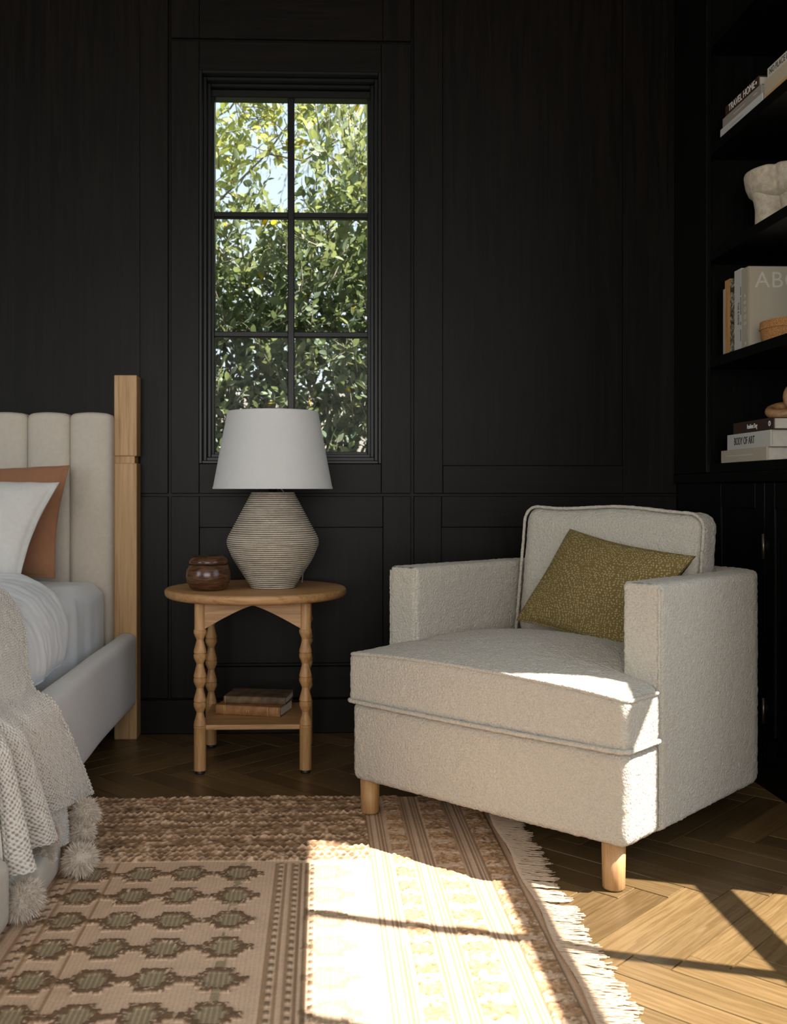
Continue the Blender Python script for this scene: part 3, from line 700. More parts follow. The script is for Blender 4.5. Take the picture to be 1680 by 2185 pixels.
def pillow(name, label, mat, corners, thick, seed, res=56, pinch=.10, cat='pillow', parent=None, wr=.010):
    """corners BL, BR, TR, TL in 3D; stuffed envelope between them"""
    BL, BR, TR, TL = (np.array(c, float) for c in corners)
    u = np.linspace(0, 1, res); U, W = np.meshgrid(u, u, indexing='ij')
    sU = U + pinch * np.sin(PI * W) * (.5 - U) * .55; sW = W + pinch * np.sin(PI * U) * (.5 - W) * .55
    P = ((1 - sU) * (1 - sW))[..., None] * BL + (sU * (1 - sW))[..., None] * BR + (sU * sW)[..., None] * TR + ((1 - sU) * sW)[..., None] * TL
    N = np.cross(BR - BL, TL - BL); N /= np.linalg.norm(N)
    th = thick * (np.clip(4 * U * (1 - U), 0, 1) * np.clip(4 * W * (1 - W), 0, 1)) ** .42
    wrk = wr * vnoise(P * np.array([1, 1, 1.6]), 11, seed) * np.clip(th / thick, 0, 1) + wr * .5 * vnoise(P, 26, seed + 1) * (1 - np.clip(th / thick, 0, 1))
    A_ = P + N * (th / 2 + .002 + wrk)[..., None]; B_ = P - N * (th / 2 + .002 - wrk * .3)[..., None]
    k = res * res; F = grid_faces(res, res); E = np.concatenate([np.arange(res), np.arange(1, res) * res + res - 1, (res - 1) * res + np.arange(res - 2, -1, -1), np.arange(res - 2, 0, -1) * res]); En = np.roll(E, -1)
    o = mesh(name, np.concatenate([A_.reshape(-1, 3), B_.reshape(-1, 3)]), np.concatenate([F, F[:, ::-1] + k, np.stack([E, E + k, En + k, En], -1)]), mat, parent)
    if label: tag(o, label, cat)
    return o
pillow('pillow', 'terracotta linen pillow leaning on the headboard behind the white pillow', M['terra'], [(-1.60, 3.70, .635), (-.945, 3.70, .635), (-.918, 3.80, 1.040), (-1.58, 3.80, 1.03)], .14, 3)
pillow('pillow', 'off-white linen pillow propped in front of the terracotta pillow', M['pillow'], [(-1.70, 3.46, .64), (-1.005, 3.46, .635), (-.905, 3.60, .975), (-1.66, 3.62, .99)], .17, 6)

# knitted throw
TP = np.array([(-2.2, .705), (-1.10, .703), (-1.0, .697), (-.925, .697), (-.862, .674), (-.816, .625), (-.782, .555), (-.762, .482), (-.742, .435), (-.700, .418), (-.684, .385), (-.672, .30), (-.664, .20), (-.658, .105)])
tdl = np.concatenate([[0], np.cumsum(np.hypot(*np.diff(TP, axis=0).T))])
HS = np.array([(0, -.620, 2.85), (.15, -.632, 2.72), (.28, -.648, 2.58), (.33, -.670, 2.53), (.355, -.682, 2.51), (.38, -.655, 2.475), (.43, -.608, 2.41), (.48, -.618, 2.365), (.52, -.665, 2.345), (.545, -.682, 2.33), (.575, -.655, 2.295), (.615, -.616, 2.262), (.655, -.630, 2.240), (.685, -.668, 2.228), (.705, -.682, 2.222), (.73, -.660, 2.212), (.78, -.655, 2.20), (1, -.66, 2.15)])
def throw_fn(s, t_):
    """s 0..1 along the bed from the head side, t 0..1 across the top and down the drape"""
    d = t_ * tdl[-1]; ker = [-.008, 0, .008]
    x = sum(np.interp(d + e, tdl, TP[:, 0]) for e in ker) / 3; z = sum(np.interp(d + e, tdl, TP[:, 1]) for e in ker) / 3
    side = np.clip((d - tdl[6]) / (tdl[-1] - tdl[6]), 0, 1)
    ks = np.linspace(-.013, .013, 5); hx = sum(np.interp(s + e, HS[:, 0], HS[:, 1]) for e in ks) / 5; hy = sum(np.interp(s + e, HS[:, 0], HS[:, 2]) for e in ks) / 5
    edge = sum(np.interp(d + e * 4, tdl[[0, 4, 6, 8, 9, 10, 11, 12, 13]], [2.86, 2.86, 2.77, 2.67, 2.64, 2.665, 2.725, 2.785, 2.85]) for e in ker) / 3; y = edge * (1 - s) + (2.06 - .07 * side) * s + (hy - (2.85 - .87 * s)) * np.clip(side * 1.15, 0, 1); x = x + (hx + .658) * np.clip(side - .12, 0, 1) ** .95 / .88 ** .95
    z = z + side ** 3 * np.interp(s, [0, .12, .28, .36, .43, .5, .62, .72], [.012, .026, .050, .050, .036, .036, .016, .014])
    ti = .010 * vnoise(np.stack([x * 0 + 1, y, z], -1), 6, 12); x = x + ti * side * (s > .02); z = z + .008 * vnoise(np.stack([x, y, z * 0], -1), 6, 13) * (1 - side)
    return np.stack([x, y, z], -1)
NS, NTt = 560, 520
S = np.linspace(0, .74, NS); T = np.linspace(.60, 1, NTt)
s, t_ = np.meshgrid(S, T, indexing='ij'); V = throw_fn(s, t_).reshape(-1, 3); F = grid_faces(NS, NTt); N = vnormals(V, F)
arc = np.linalg.norm(np.diff(V.reshape(NS, NTt, 3)[:, int(NTt * .86)], axis=0), axis=1); uu = np.repeat(np.concatenate([[0], np.cumsum(arc)]), NTt); vv = (t_ * tdl[-1]).ravel()
cw, ch_ = .0140, .0126
def stitch(u, v):   # staggered moss stitch knobs
    w1 = u + .0034 * vnoise(np.stack([u, v, v * 0], -1), 55, 71); w2_ = v + .0030 * vnoise(np.stack([u, v, v * 0], -1), 55, 72)
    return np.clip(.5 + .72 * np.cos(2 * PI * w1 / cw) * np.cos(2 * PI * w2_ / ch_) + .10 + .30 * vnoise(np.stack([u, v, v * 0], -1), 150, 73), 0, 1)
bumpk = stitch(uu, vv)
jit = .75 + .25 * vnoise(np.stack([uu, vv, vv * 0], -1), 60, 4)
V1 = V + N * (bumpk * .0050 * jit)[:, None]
colk = np.array((.27, .225, .18)) + (np.array((.62, .58, .52)) - np.array((.27, .225, .18))) * np.clip(bumpk * 1.9, 0, 1)[:, None] * (.9 + .1 * jit)[:, None]  # gaps between stitches coloured darker, shade put into the knit colour
k = len(V); E = np.concatenate([np.arange(NTt), np.arange(1, NS) * NTt + NTt - 1, (NS - 1) * NTt + np.arange(NTt - 2, -1, -1), np.arange(NS - 2, 0, -1) * NTt]); En = np.roll(E, -1)
th = thing('knitted_throw', 'chunky oatmeal knitted throw with fur pompoms draped over the bed side', 'throw')
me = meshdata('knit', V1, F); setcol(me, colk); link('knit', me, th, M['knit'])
# backing layer + hanging under-fold
Vb = V.reshape(NS, NTt, 3)[::8, ::8].reshape(-1, 3); nb, mb = len(range(0, NS, 8)), len(range(0, NTt, 8)); Fb = grid_faces(nb, mb); Nb = vnormals(Vb, Fb)
me = meshdata('knit_back', Vb - Nb * .006, Fb[:, ::-1]); setcol(me, np.tile((.5, .45, .39), (len(Vb), 1))); link('knit_back', me, th, M['knit'])
def patch(name, c4, nu, nv, wav, seed):
    c4 = np.array(c4, float); a_, b_ = np.meshgrid(np.linspace(0, 1, nu), np.linspace(0, 1, nv), indexing='ij')
    P = ((1 - a_) * (1 - b_))[..., None] * c4[0] + (a_ * (1 - b_))[..., None] * c4[1] + (a_ * b_)[..., None] * c4[2] + ((1 - a_) * b_)[..., None] * c4[3]
    P[..., 0] += wav * np.sin(a_ * 5 + seed); P = P.reshape(-1, 3); Fp = grid_faces(nu, nv); Np = vnormals(P, Fp)
    wu = (a_ * np.linalg.norm(c4[1] - c4[0])).ravel(); wv_ = (b_ * np.linalg.norm(c4[3] - c4[0])).ravel()
    bk_ = stitch(wu, wv_)
    me = meshdata(name, P + Np * (bk_ * .006)[:, None], Fp); setcol(me, np.array((.20, .155, .115)) + np.array((.40, .40, .38)) * np.clip(bk_ * 1.9, 0, 1)[:, None]); return link(name, me, th, M['knit'])  # stitch gaps painted darker here too, as shade
patch('under_fold', [(-.672, 2.70, .22), (-.684, 2.47, .22), (-.684, 2.50, .070), (-.635, 2.62, .062)], 90, 70, .006, 0)
def pompom(c, r, seed, n=2600):
    R = np.random.default_rng(seed); d = R.normal(size=(n, 3)); d /= np.linalg.norm(d, axis=1, keepdims=True)
    c = np.array(c); rr = r * R.uniform(.78, 1.12, n)[:, None]; cl = vnoise(d, 2.2, seed)[:, None]
    tip = c + d * rr * (1 + .18 * cl) + np.array([0, 0, -.22 * r]) * R.random((n, 1)) + R.normal(size=(n, 3)) * r * .06
    mid = c + d * rr * .62 + R.normal(size=(n, 3)) * r * .05; sd = np.cross(d, R.normal(size=(n, 3))); sd /= np.linalg.norm(sd, axis=1, keepdims=True); w = .0011
    base = c + d * r * .25
    V = np.stack([base - sd * w, base + sd * w, mid - sd * w, mid + sd * w, tip], 1).reshape(-1, 3)
    q = (np.arange(n) * 5)[:, None]; Fm = np.concatenate([q + np.array([0, 1, 3]), q + np.array([0, 3, 2]), q + np.array([2, 3, 4])])
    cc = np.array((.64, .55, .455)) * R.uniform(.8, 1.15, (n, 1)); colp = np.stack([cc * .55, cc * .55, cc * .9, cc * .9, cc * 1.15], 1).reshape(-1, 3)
    vs2, fs2 = rbox(r * .7, r * .7, r * .7, r * .69, r * .2); me = meshdata('pompom', np.concatenate([V, vs2 + c]), np.concatenate([Fm, np.concatenate([fs2[:, :3], fs2[:, [0, 2, 3]]]) + len(V)]))
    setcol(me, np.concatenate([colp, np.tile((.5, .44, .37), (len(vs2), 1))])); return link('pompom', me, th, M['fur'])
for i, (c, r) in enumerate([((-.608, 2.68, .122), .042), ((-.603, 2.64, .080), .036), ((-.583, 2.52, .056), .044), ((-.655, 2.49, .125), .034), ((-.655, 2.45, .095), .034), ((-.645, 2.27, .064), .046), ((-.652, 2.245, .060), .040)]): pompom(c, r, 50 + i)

# foot bench
fb = thing('foot_bench', 'cream upholstered bench end at the foot of the bed', 'bench')
V, F = rbox(.80, .23, .075, .024, .02); V += np.array([-1.455, 1.978, .10]); mesh('seat', V, F, M['linen'], fb)
for x in (-2.2, -.76):
    for y in (1.78, 2.14): v, f = lathe([(.02, 0), (.02, .03)], 16); o = mesh('leg', v, f, M['black'], fb); o.location = (x, y, .012 if x > -1 and y > 0 else 0)

# ------------------------------------------------------------------ side table
TX, TYc = -.228, 3.643
tb = thing('side_table', 'round oak side table with bobbin-turned legs and low shelf', 'table', (TX, TYc, 0))
Rt = .318; pr_ = [(.001, .575)] + [(Rt - .018 + .018 * math.sin(q), .592 - .017 * math.cos(q)) for q in np.linspace(0, PI / 2, 6)] + [(Rt - .010 + .010 * math.cos(q), .597 + .010 * math.sin(q)) for q in np.linspace(0, PI / 2, 6)] + [(.001, .607)]
v, f = lathe(pr_, 128, False); mesh('tabletop', v, f, M['oak_x'], tb)
leg = [(.0205, .012)]
leg += [(.0205, .150), (.0215, .156), (.0195, .160)]
z = .160; seg = .0812
for k in range(4):
    leg += [(.0215, z + .002), (.0205, z + .010), (.0122, z + .042), (.0122, z + .046), (.0212, z + .066), (.0215, z + .068), (.0215, z + .0765), (.0195, z + .0785), (.0195, z + .0805)]; z += seg
leg += [(.0188, z + .002), (.0188, .576)]
lv, lf = lathe(leg, 28); lme = meshdata('leg', lv, lf, True); lme.materials.append(M['oak'])
pv, pf = lathe([(.015, 0), (.016, .002), (.016, .012)], 20); pme = meshdata('foot_pad', pv, pf, True); pme.materials.append(M['black'])
HL = .1765
for sx in (-1, 1):
    for sy in (-1, 1):
        lo = link('leg', lme, tb, None, (sx * HL, sy * HL, 0)); lo.modifiers.new('edges', 'EDGE_SPLIT').split_angle = math.radians(18); link('foot_pad', pme, lo)
def apron():
    n = 24; xs_ = np.linspace(-HL + .016, HL - .016, 2 * n + 1); V = []
    for x in xs_:
        a_ = abs(x) / (HL - .016); zb_ = .563 - .078 * a_ ** 1.22
        for y in (-.009, .009): V += [(x, y, zb_), (x, y, .5755)]
    F = []
    for i in range(2 * n):
        a_ = 4 * i; b_ = a_ + 4; F += [(a_, b_, b_ + 1, a_ + 1), (a_ + 2, a_ + 3, b_ + 3, b_ + 2), (a_, a_ + 2, b_ + 2, b_), (a_ + 1, b_ + 1, b_ + 3, a_ + 3)]
    F += [(0, 1, 3, 2), (8 * n, 8 * n + 2, 8 * n + 3, 8 * n + 1)]; return meshdata('apron', V, F, False)
am = apron(); am.materials.append(M['oak_x'])
for k in range(4): link('apron', am, tb, None, (HL * math.sin(k * PI / 2), -HL * math.cos(k * PI / 2), 0), (0, 0, k * PI / 2))
box('low_shelf', -HL + .004, HL - .004, -HL - .004, HL + .004, .146, .163, M['oak_x'], tb, .003, 2)

# lamp
lp = thing('table_lamp', 'table lamp with ridged stoneware base and off-white tapered shade', 'lamp', (-.1685, 3.625, .607))
H_ = .335
def lr(z):   # rounded bicone radius
    t1 = z / H_; zz = np.array([0, .035, .30, .46, .52, .985, 1.0]); rr = np.array([.074, .083, .140, .1625, .160, .077, .073]); return np.interp(t1, zz, rr)
zz = np.linspace(0, H_, 47 * 8 + 1); rs = lr(zz); ker = np.ones(29) / 29; pad = np.pad(rs, 14, mode='edge'); rs = np.convolve(pad, ker, 'valid')
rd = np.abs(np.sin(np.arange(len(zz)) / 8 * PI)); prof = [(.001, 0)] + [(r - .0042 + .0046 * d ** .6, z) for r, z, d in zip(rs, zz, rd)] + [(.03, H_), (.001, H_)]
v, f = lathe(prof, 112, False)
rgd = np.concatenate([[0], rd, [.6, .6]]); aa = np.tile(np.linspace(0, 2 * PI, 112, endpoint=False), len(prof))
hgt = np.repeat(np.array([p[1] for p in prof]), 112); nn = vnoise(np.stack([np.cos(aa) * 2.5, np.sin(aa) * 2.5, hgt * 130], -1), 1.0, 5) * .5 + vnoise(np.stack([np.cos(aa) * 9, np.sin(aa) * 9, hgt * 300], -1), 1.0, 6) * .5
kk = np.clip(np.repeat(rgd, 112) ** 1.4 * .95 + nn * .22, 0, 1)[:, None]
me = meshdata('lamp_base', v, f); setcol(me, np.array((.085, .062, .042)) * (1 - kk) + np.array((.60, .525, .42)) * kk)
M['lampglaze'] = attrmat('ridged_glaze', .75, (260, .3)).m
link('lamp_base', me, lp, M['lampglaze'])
v, f = lathe([(.014, H_), (.014, H_ + .10)], 20); mesh('neck', v, f, M['black'], lp)
s0, s1_ = .346, .616; rb, rt = .2095, .159
prof = [(rb, s0), (rb + .001, s0 + .004)] + [(rb + (rt - rb) * q, s0 + (s1_ - s0) * q) for q in np.linspace(.03, .985, 12)] + [(rt, s1_), (rt - .0022, s1_)] + [(rb - .0022 + (rt - rb) * q, s0 + (s1_ - s0) * q) for q in np.linspace(.97, 0, 12)]
v, f = lathe(prof + [prof[0]], 112, False); mesh('lamp_shade', v, f, M['shade'], lp)
for k in range(3): v, f = tube([(0, 0, s0 + .07), (rb * .93 * math.cos(k * 2.1), rb * .93 * math.sin(k * 2.1), s0 + .06)], .0018, 6); mesh('shade_spider', v, f, M['black'], lp)
v, f = tube([(.015, -.012, H_ + .012), (.028, -.02, H_ + .014), (.036, -.02, H_ + .003), (.04, .0, H_ - .002), (.06, .045, .29), (.085, .075, .2), (.11, .11, .1), (.1, .10, .008)], .0022, 8); mesh('cord', v, f, M['cordgrey'], lp)

# bowl with lid
bl = thing('lidded_bowl', 'small turned dark walnut bowl with domed lid on the side table', 'bowl', (-.385, 3.545, .607))
v, f = lathe([(.001, 0), (.05, 0), (.062, .006), (.073, .026), (.0775, .048), (.0755, .066), (.068, .084), (.064, .088), (.001, .088)], 72, False); mesh('body', v, f, M['bowlwood'], bl)
v, f = lathe([(.001, .089), (.064, .089), (.0665, .092), (.066, .100), (.060, .110), (.050, .1165), (.047, .117), (.045, .1155), (.001, .1155)], 72, False); mesh('lid', v, f, M['bowlwood'], bl)

# two old books on the low shelf
def old_book(label, loc, rot, w, d, h, cov, trim, ribs):
    b = thing('book', label, 'book', loc, rot, 'old books on the low shelf'); bm = bmesh.new()
    box_bm(0, w, .002, d, 0, .0032, .001, 1, bm); box_bm(0, w, .002, d, h - .0032, h, .001, 1, bm); bmobj('cover', bm, cov, b)
    a_ = np.linspace(-PI / 2, PI / 2, 10); V = []
    for x in (0, w): V += [(x, .003 - .006 * math.cos(q), h / 2 + h / 2 * math.sin(q)) for q in a_] + [(x, .004, h), (x, .004, 0)]
    n_ = 12; F = [(i, (i + 1) % n_, n_ + (i + 1) % n_, n_ + i) for i in range(n_)] + [tuple(range(n_))[::-1], tuple(range(n_, 2 * n_))]
    mesh('spine', V, F, cov, b, False)
    box('pages', .003, w - .003, .004, d - .004, .0032, h - .0032, M['pages'], b)
    for x in ribs:
        V, F = tube([(x, .003 - .0068 * math.cos(q), h / 2 + (h / 2) * math.sin(q)) for q in a_], .0013, 6); mesh('spine_band', V, F, trim, b)
    return b
leather = speck('tan_leather', (.20, .085, .026), (.34, .16, .055), 40, .55, .2); oldbr = speck('worn_brown_leather', (.055, .030, .014), (.16, .10, .048), 28, .7, .3)
gold = plain('gilt', (.55, .36, .12), .4, .4)
b1 = old_book('tan leather book with gilt bands, lower of two on the low shelf', (-.368, 3.628, .1635), -.26, .235, .155, .034, leather, gold, (.03, .035, .19, .225))
for dx in (-.004, .004): box('gilt_mark', .118 + dx - .001, .118 + dx + .001, -.0045, -.0035, .012, .022, gold, b1)
old_book('worn brown antique book, upper of two on the low shelf', (-.342, 3.645, .1978), -.17, .222, .148, .026, oldbr, gold, (.006,))

# ------------------------------------------------------------------ armchair
CS = 1.018; CA = (.0885, 2.995)
ch = thing('armchair', 'ivory boucle armchair with round oak legs facing the bed', 'armchair', (CA[0], CA[1], 0), -PI / 4)
CW = .879; CD = .93; ER = .183; RO = .205
def boucle(V, F, amp=.0026, seed=1):
    N = vnormals(V, F); n = vnoise(V, 105, seed) * .6 + vnoise(V, 210, seed + 1) * .5; return V + N * (amp * n)[:, None]
def tee(V, x0, inner=.125, w0=ER - .022, w1=ER - .004, wo=0):
    """narrow the part behind the arm fronts: V in chair coords"""
    k = np.clip((V[:, 1] - w0) / (w1 - w0), 0, 1); sc_ = 1 + ((CW / 2 - inner) / (CW / 2) - 1) * k; V = V.copy(); V[:, 0] = CW / 2 + (V[:, 0] - CW / 2) * sc_; return V
# base
V, F = rbox(CW / 2, .375, .112, .022, .0075); V += np.array([CW / 2, .375, .222]); V[:, 1] -= .006 * np.sin(np.clip(V[:, 0] / CW, 0, 1) * PI) * (V[:, 1] < .1)
mesh('seat_base', boucle(tee(V, 0, .098), F, seed=2), F, M['boucle'], ch)
# arm and back shell swept along a U
tk = .104; Rc = RO - tk / 2; path = []
for y in np.arange(ER, CD - RO, .0075): path.append((tk / 2, y, -1, 0))
for q in np.linspace(0, PI / 2, 46): path.append((tk / 2 + Rc - Rc * math.cos(q), CD - RO + Rc * math.sin(q), -math.cos(q), math.sin(q)))
for x in np.arange(RO + .0075, CW - RO, .0075): path.append((x, CD - tk / 2, 0, 1))
for q in np.linspace(0, PI / 2, 46): path.append((CW - RO + Rc * math.sin(q), CD - RO + Rc * math.cos(q), math.sin(q), math.cos(q)))
for y in np.arange(CD - RO - .0075, ER - .001, -.0075): path.append((CW - tk / 2, y, 1, 0))
path = np.array(path)
def sect(hw2, z0, z1, r, res=.0075):
    pts = []
    def arc(cx, cz, a0): 
        for q in np.linspace(a0, a0 + PI / 2, 5): pts.append((cx + r * math.cos(q), cz + r * math.sin(q)))
    def seg_(a, b):
        n_ = max(2, int(math.hypot(b[0] - a[0], b[1] - a[1]) / res))
        for q in np.linspace(0, 1, n_ + 1)[1:-1]: pts.append((a[0] + (b[0] - a[0]) * q, a[1] + (b[1] - a[1]) * q))
    arc(hw2 - r, z1 - r, 0); seg_((hw2 - r, z1), (-hw2 + r, z1)); arc(-hw2 + r, z1 - r, PI / 2); seg_((-hw2, z1 - r), (-hw2, z0 + r)); arc(-hw2 + r, z0 + r, PI); seg_((-hw2 + r, z0), (hw2 - r, z0)); arc(hw2 - r, z0 + r, 3 * PI / 2); seg_((hw2, z0 + r), (hw2, z1 - r))
    return np.array(pts)
sec = sect(tk / 2, .11, .720, .016); rows = []
zc = np.array([0, .42])
def row_at(i, shrink, fwd):
    x, y, nx, ny = path[i]; c_ = sec - zc; L_ = np.abs(c_); lim = np.array([tk / 2, .31]); s_ = np.sign(c_) * np.minimum(L_, lim - shrink) + zc
    tx, ty = (ny, -nx) if False else (0, -1); zz_ = s_[:, 1].copy()
    drop = .007 * np.clip((y - ER) / (CD - ER), 0, 1) * np.clip((zz_ - .3) / .42, 0, 1)
    return np.stack([x + nx * s_[:, 0], y + ny * s_[:, 0] + ty * fwd, zz_ - drop], -1)
for sh, fw in ((.012, .012), (.006, .0095), (.002, .0055)): rows.append(row_at(0, sh, fw))
for i in range(len(path)): rows.append(row_at(i, 0, 0))
for sh, fw in ((.002, .0055), (.006, .0095), (.012, .012)): rows.append(row_at(len(path) - 1, sh, fw))
V = np.array(rows); n_, m_ = V.shape[:2]; V = V.reshape(-1, 3); F = grid_faces(n_, m_, cv=True)
bp = boucle(V, F, seed=5)
# end caps: quad strips across the thin section
def capfaces(base, flip):
    half = []
    idx = np.arange(m_); zz_ = sec[:, 1]; l_ = [i for i in range(m_) if sec[i, 0] < 0]; r_ = [i for i in range(m_) if sec[i, 0] >= 0]
    return base, idx
me_f = [tuple(f) for f in F] + [tuple(range(m_))[::-1], tuple(range((n_ - 1) * m_, n_ * m_))]
shell = mesh('arm_and_back', bp, me_f, M['boucle'], ch)
# the flat arm fronts get their own boucle facing panel
for x0 in (0, CW - tk):
    V, F = rbox(tk / 2 - .005, .009, .3035, .007, .0075); V += np.array([x0 + tk / 2, ER - .008, .4145]); mesh('arm_front', boucle(V, F, .0028, 8), F, M['boucle'], ch)
# seat cushion (T shaped, crowned)
V, F = rbox(CW / 2 + .004, .335, .064, .017, .0075)
V += np.array([CW / 2, .325, .398])
V = tee(V, 0, .109)
un, wn_ = np.clip(V[:, 0] / CW, 0, 1), np.clip(V[:, 1] / .66, 0, 1)
top = V[:, 2] > .40
V[:, 2] += np.where(top, .070 * np.sin(PI * np.clip(un, 0, 1)) ** .6 * np.sin(PI * np.clip(.10 + .80 * wn_, 0, 1)) ** .9, 0)
V[:, 2] += np.where(V[:, 2] > .39, .016 * (1 - un) - .004, 0)
V[:, 1] -= .010 * np.sin(PI * un) * (V[:, 1] < .1)
seat = mesh('seat_cushion', boucle(V, F, seed=11), F, M['boucle'], ch)
def outline(z, off=-.002, r=.022, back=.3):
    P = []; x0, x1, y0 = -off - .004, CW + off + .004, -off - .010
    P += [(x0 + .115, ER - .012), (x0 + r * .6, ER - .012)]
    P += [(x0, ER - .03 - q) for q in np.linspace(0, ER - .03 - r - y0, 8)]
    P += [(x0 + r - r * math.cos(q), y0 + r - r * math.sin(q)) for q in np.linspace(0.1, PI / 2, 6)]
    P += [(x, y0 - .010 * math.sin(PI * (x - x0) / (x1 - x0))) for x in np.linspace(x0 + r, x1 - r, 40)[1:-1]]
    P += [(x1 - r + r * math.sin(q), y0 + r - r * math.cos(q)) for q in np.linspace(0, PI / 2 - .1, 6)]
    P += [(x1, y) for y in np.linspace(y0 + r, ER - .03, 8)] + [(x1 - r * .6, ER - .012), (x1 - .115, ER - .012)]
    return [(x, y, z(x) if callable(z) else z) for x, y in P]
def piping(P, r=.0052, closed=False, parent=ch):
    P = np.array(P, float); d = np.concatenate([[0], np.cumsum(np.linalg.norm(np.diff(P, axis=0), axis=1))]); q = np.arange(0, d[-1], .006)
    Q = np.stack([np.interp(q, d, P[:, i]) for i in range(3)], -1); V, F = tube(Q, r, 8, False); F4 = [f for f in F if len(f) == 4]
    V = V + .0012 * np.stack([vnoise(V, 150, s_) for s_ in (1, 2, 3)], -1); return mesh('piping', V, F, M['boucle'], parent)
piping(outline(lambda x: .456 + .016 * (1 - x / CW) + .022 * math.sin(PI * min(1, max(0, x / CW))) ** .6), parent=seat)
piping(outline(.340, .0025), .0062, parent=seat)
# back cushion
V, F = rbox(.309, .07, .215, .05, .0075)
V[:, 1] -= .022 * np.cos(V[:, 0] / .309 * PI / 2) * np.cos(np.clip(V[:, 2] / .215, -1, 1) * PI / 2) * (V[:, 1] < 0)
V[:, 2] += .006 * np.sin(V[:, 0] * 14 + 1) * (V[:, 2] > .1); V[:, 1] += .09 * (V[:, 2] / .215) * .35
V += np.array([CW / 2 - .004, .738, .683]); V[:, 2] -= .012 * (V[:, 0] - .13) / .62 * (V[:, 2] > .6)
backc = mesh('back_cushion', boucle(V, F, seed=17), F, M['boucle'], ch)
bpth = []
for q in np.linspace(0, 1, 30): bpth.append((-.309, -.215 + .38 * q))
bpth += [(-.309 + .05 - .05 * math.cos(q), .165 + .05 * math.sin(q)) for q in np.linspace(.1, PI / 2, 8)]
bpth += [(x, .215) for x in np.linspace(-.25, .25, 30)]
bpth += [(.259 + .05 * math.sin(q), .165 + .05 * math.cos(q)) for q in np.linspace(.1, PI / 2, 8)]
bpth += [(.309, .165 - .38 * q) for q in np.linspace(.03, 1, 30)]
piping([(CW / 2 - .004 + x, .738 - .055 + .0315 * z / .215, .683 + z + (.006 * math.sin(x * 14 + 1) - .012 * (x + .305) / .62 if z > .1 else 0)) for x, z in bpth], .005, parent=backc)
# seams along the arm's outer edges
for x0, sgn in ((.004, 1), (CW - .004, -1)): piping([(x0, ER - .013, .125), (x0, ER - .013, .709)], .0035, parent=shell)
# legs
for (x, y) in ((.037, .040), (CW - .052, .034), (.20, CD - .12), (CW - .34, CD - .12)):
    zb_ = .0125 if (x < .1 and y < .1) else .0015
    v, f = lathe([(.024, zb_), (.0265, zb_ + .004), (.0285, .112)], 40); o = mesh('leg', v, f, M['oak'], ch); o.location = (x, y, 0)
    v, f = lathe([(.021, zb_ - .001), (.021, zb_ + .001)], 20); mesh('foot_pad', v, f, M['black'], o)

def c2w(u, w, z): return (CA[0] + (u + w) * R2, CA[1] + (w - u) * R2, z)
cu_ = pillow('cushion', 'olive green cushion with a fine dotted print leaning in the armchair', M['olive'], [c2w(.190, .565, .535), c2w(.610, .485, .478), c2w(.770, .60, .762), c2w(.322, .668, .826)], .135, 14, 72, .14, 'cushion', wr=.004)

# ------------------------------------------------------------------ rug
rx0, rx1, ry0, ry1 = -1.02, .492, 1.30, 3.158
RES = .0034; xs_ = np.arange(rx0, rx1 + .001, RES); ys_ = np.arange(1.30, ry1 + .001, RES)
Xg, Yg = np.meshgrid(xs_, ys_, indexing='ij'); P2d = np.stack([Xg, Yg, Xg * 0], -1)
Lc, Bc, Kc, Oc = np.array((.66, .455, .305)), np.array((.30, .175, .092)), np.array((.14, .088, .045)), np.array((.20, .175, .09))
col = np.tile(Lc, Xg.shape + (1,)); hz = np.zeros_like(Xg)
n_lo = vnoise(P2d, 22, 1); n_mid = vnoise(P2d, 90, 2); n_hi = vnoise(P2d, 260, 3)
rib = .5 + .5 * np.sin(Xg / .0092 * 2 * PI)
hz += .0009 * rib; col *= (.86 + .14 * rib)[..., None]
def lay(mask, c, a=1.0):
    global col
    m = np.clip(mask * a, 0, 1)[..., None]; col = col * (1 - m) + np.array(c) * m
def band(v, a, b, soft=.0016): return np.clip((v - a) / soft + .5, 0, 1) * np.clip((b - v) / soft + .5, 0, 1)
field = (Xg < .098) & (Yg < 2.622)
# field: stepped motifs
mot = np.zeros_like(Xg); core = np.zeros_like(Xg)
for ci, cx in enumerate((-.555, -.437, -.322, -.199, .02)):
    for ri in range(10):
        cy = 2.531 - ri * .1365; dx, dy = np.abs(Xg - cx + .004 * n_mid), np.abs(Yg - cy + .004 * n_mid)
        inside = (((dx < .029) & (dy < .047)) | ((dx < .041) & (dy < .027)) | ((dx < .0585) & (dy < .0125))) & field
        edge = inside & ~(((dx < .0185) & (dy < .030)) | ((dx < .0275) & (dy < .0125)))
        mot[edge] = 1; core[inside & ~edge] = 1
sun_wash = np.where(Xg > -.05, .55, 1.0); core *= sun_wash; mot *= sun_wash; lay(core, Oc * .9, .8); lay(core * (np.sin(Xg / .0105 * 2 * PI) > .3), Lc, .42); lay(mot * (n_hi > -.6), Bc * .50, .95); hz += mot * (.004 + .002 * n_mid) + core * .001  # motifs in the sun patch drawn fainter: washed-out sunlight put into the colour
# thin line beside the left column, dotted links between right-hand motifs
lay(band(Xg, -.513, -.505) * field, Bc, .8)
lk = band(Xg, -.209, -.189) * field * (((Yg - 2.531) % .1365 > .046) & ((Yg - 2.531) % .1365 < .092)); lay(lk * (n_mid > -.2), Oc, .7); hz += lk * .002
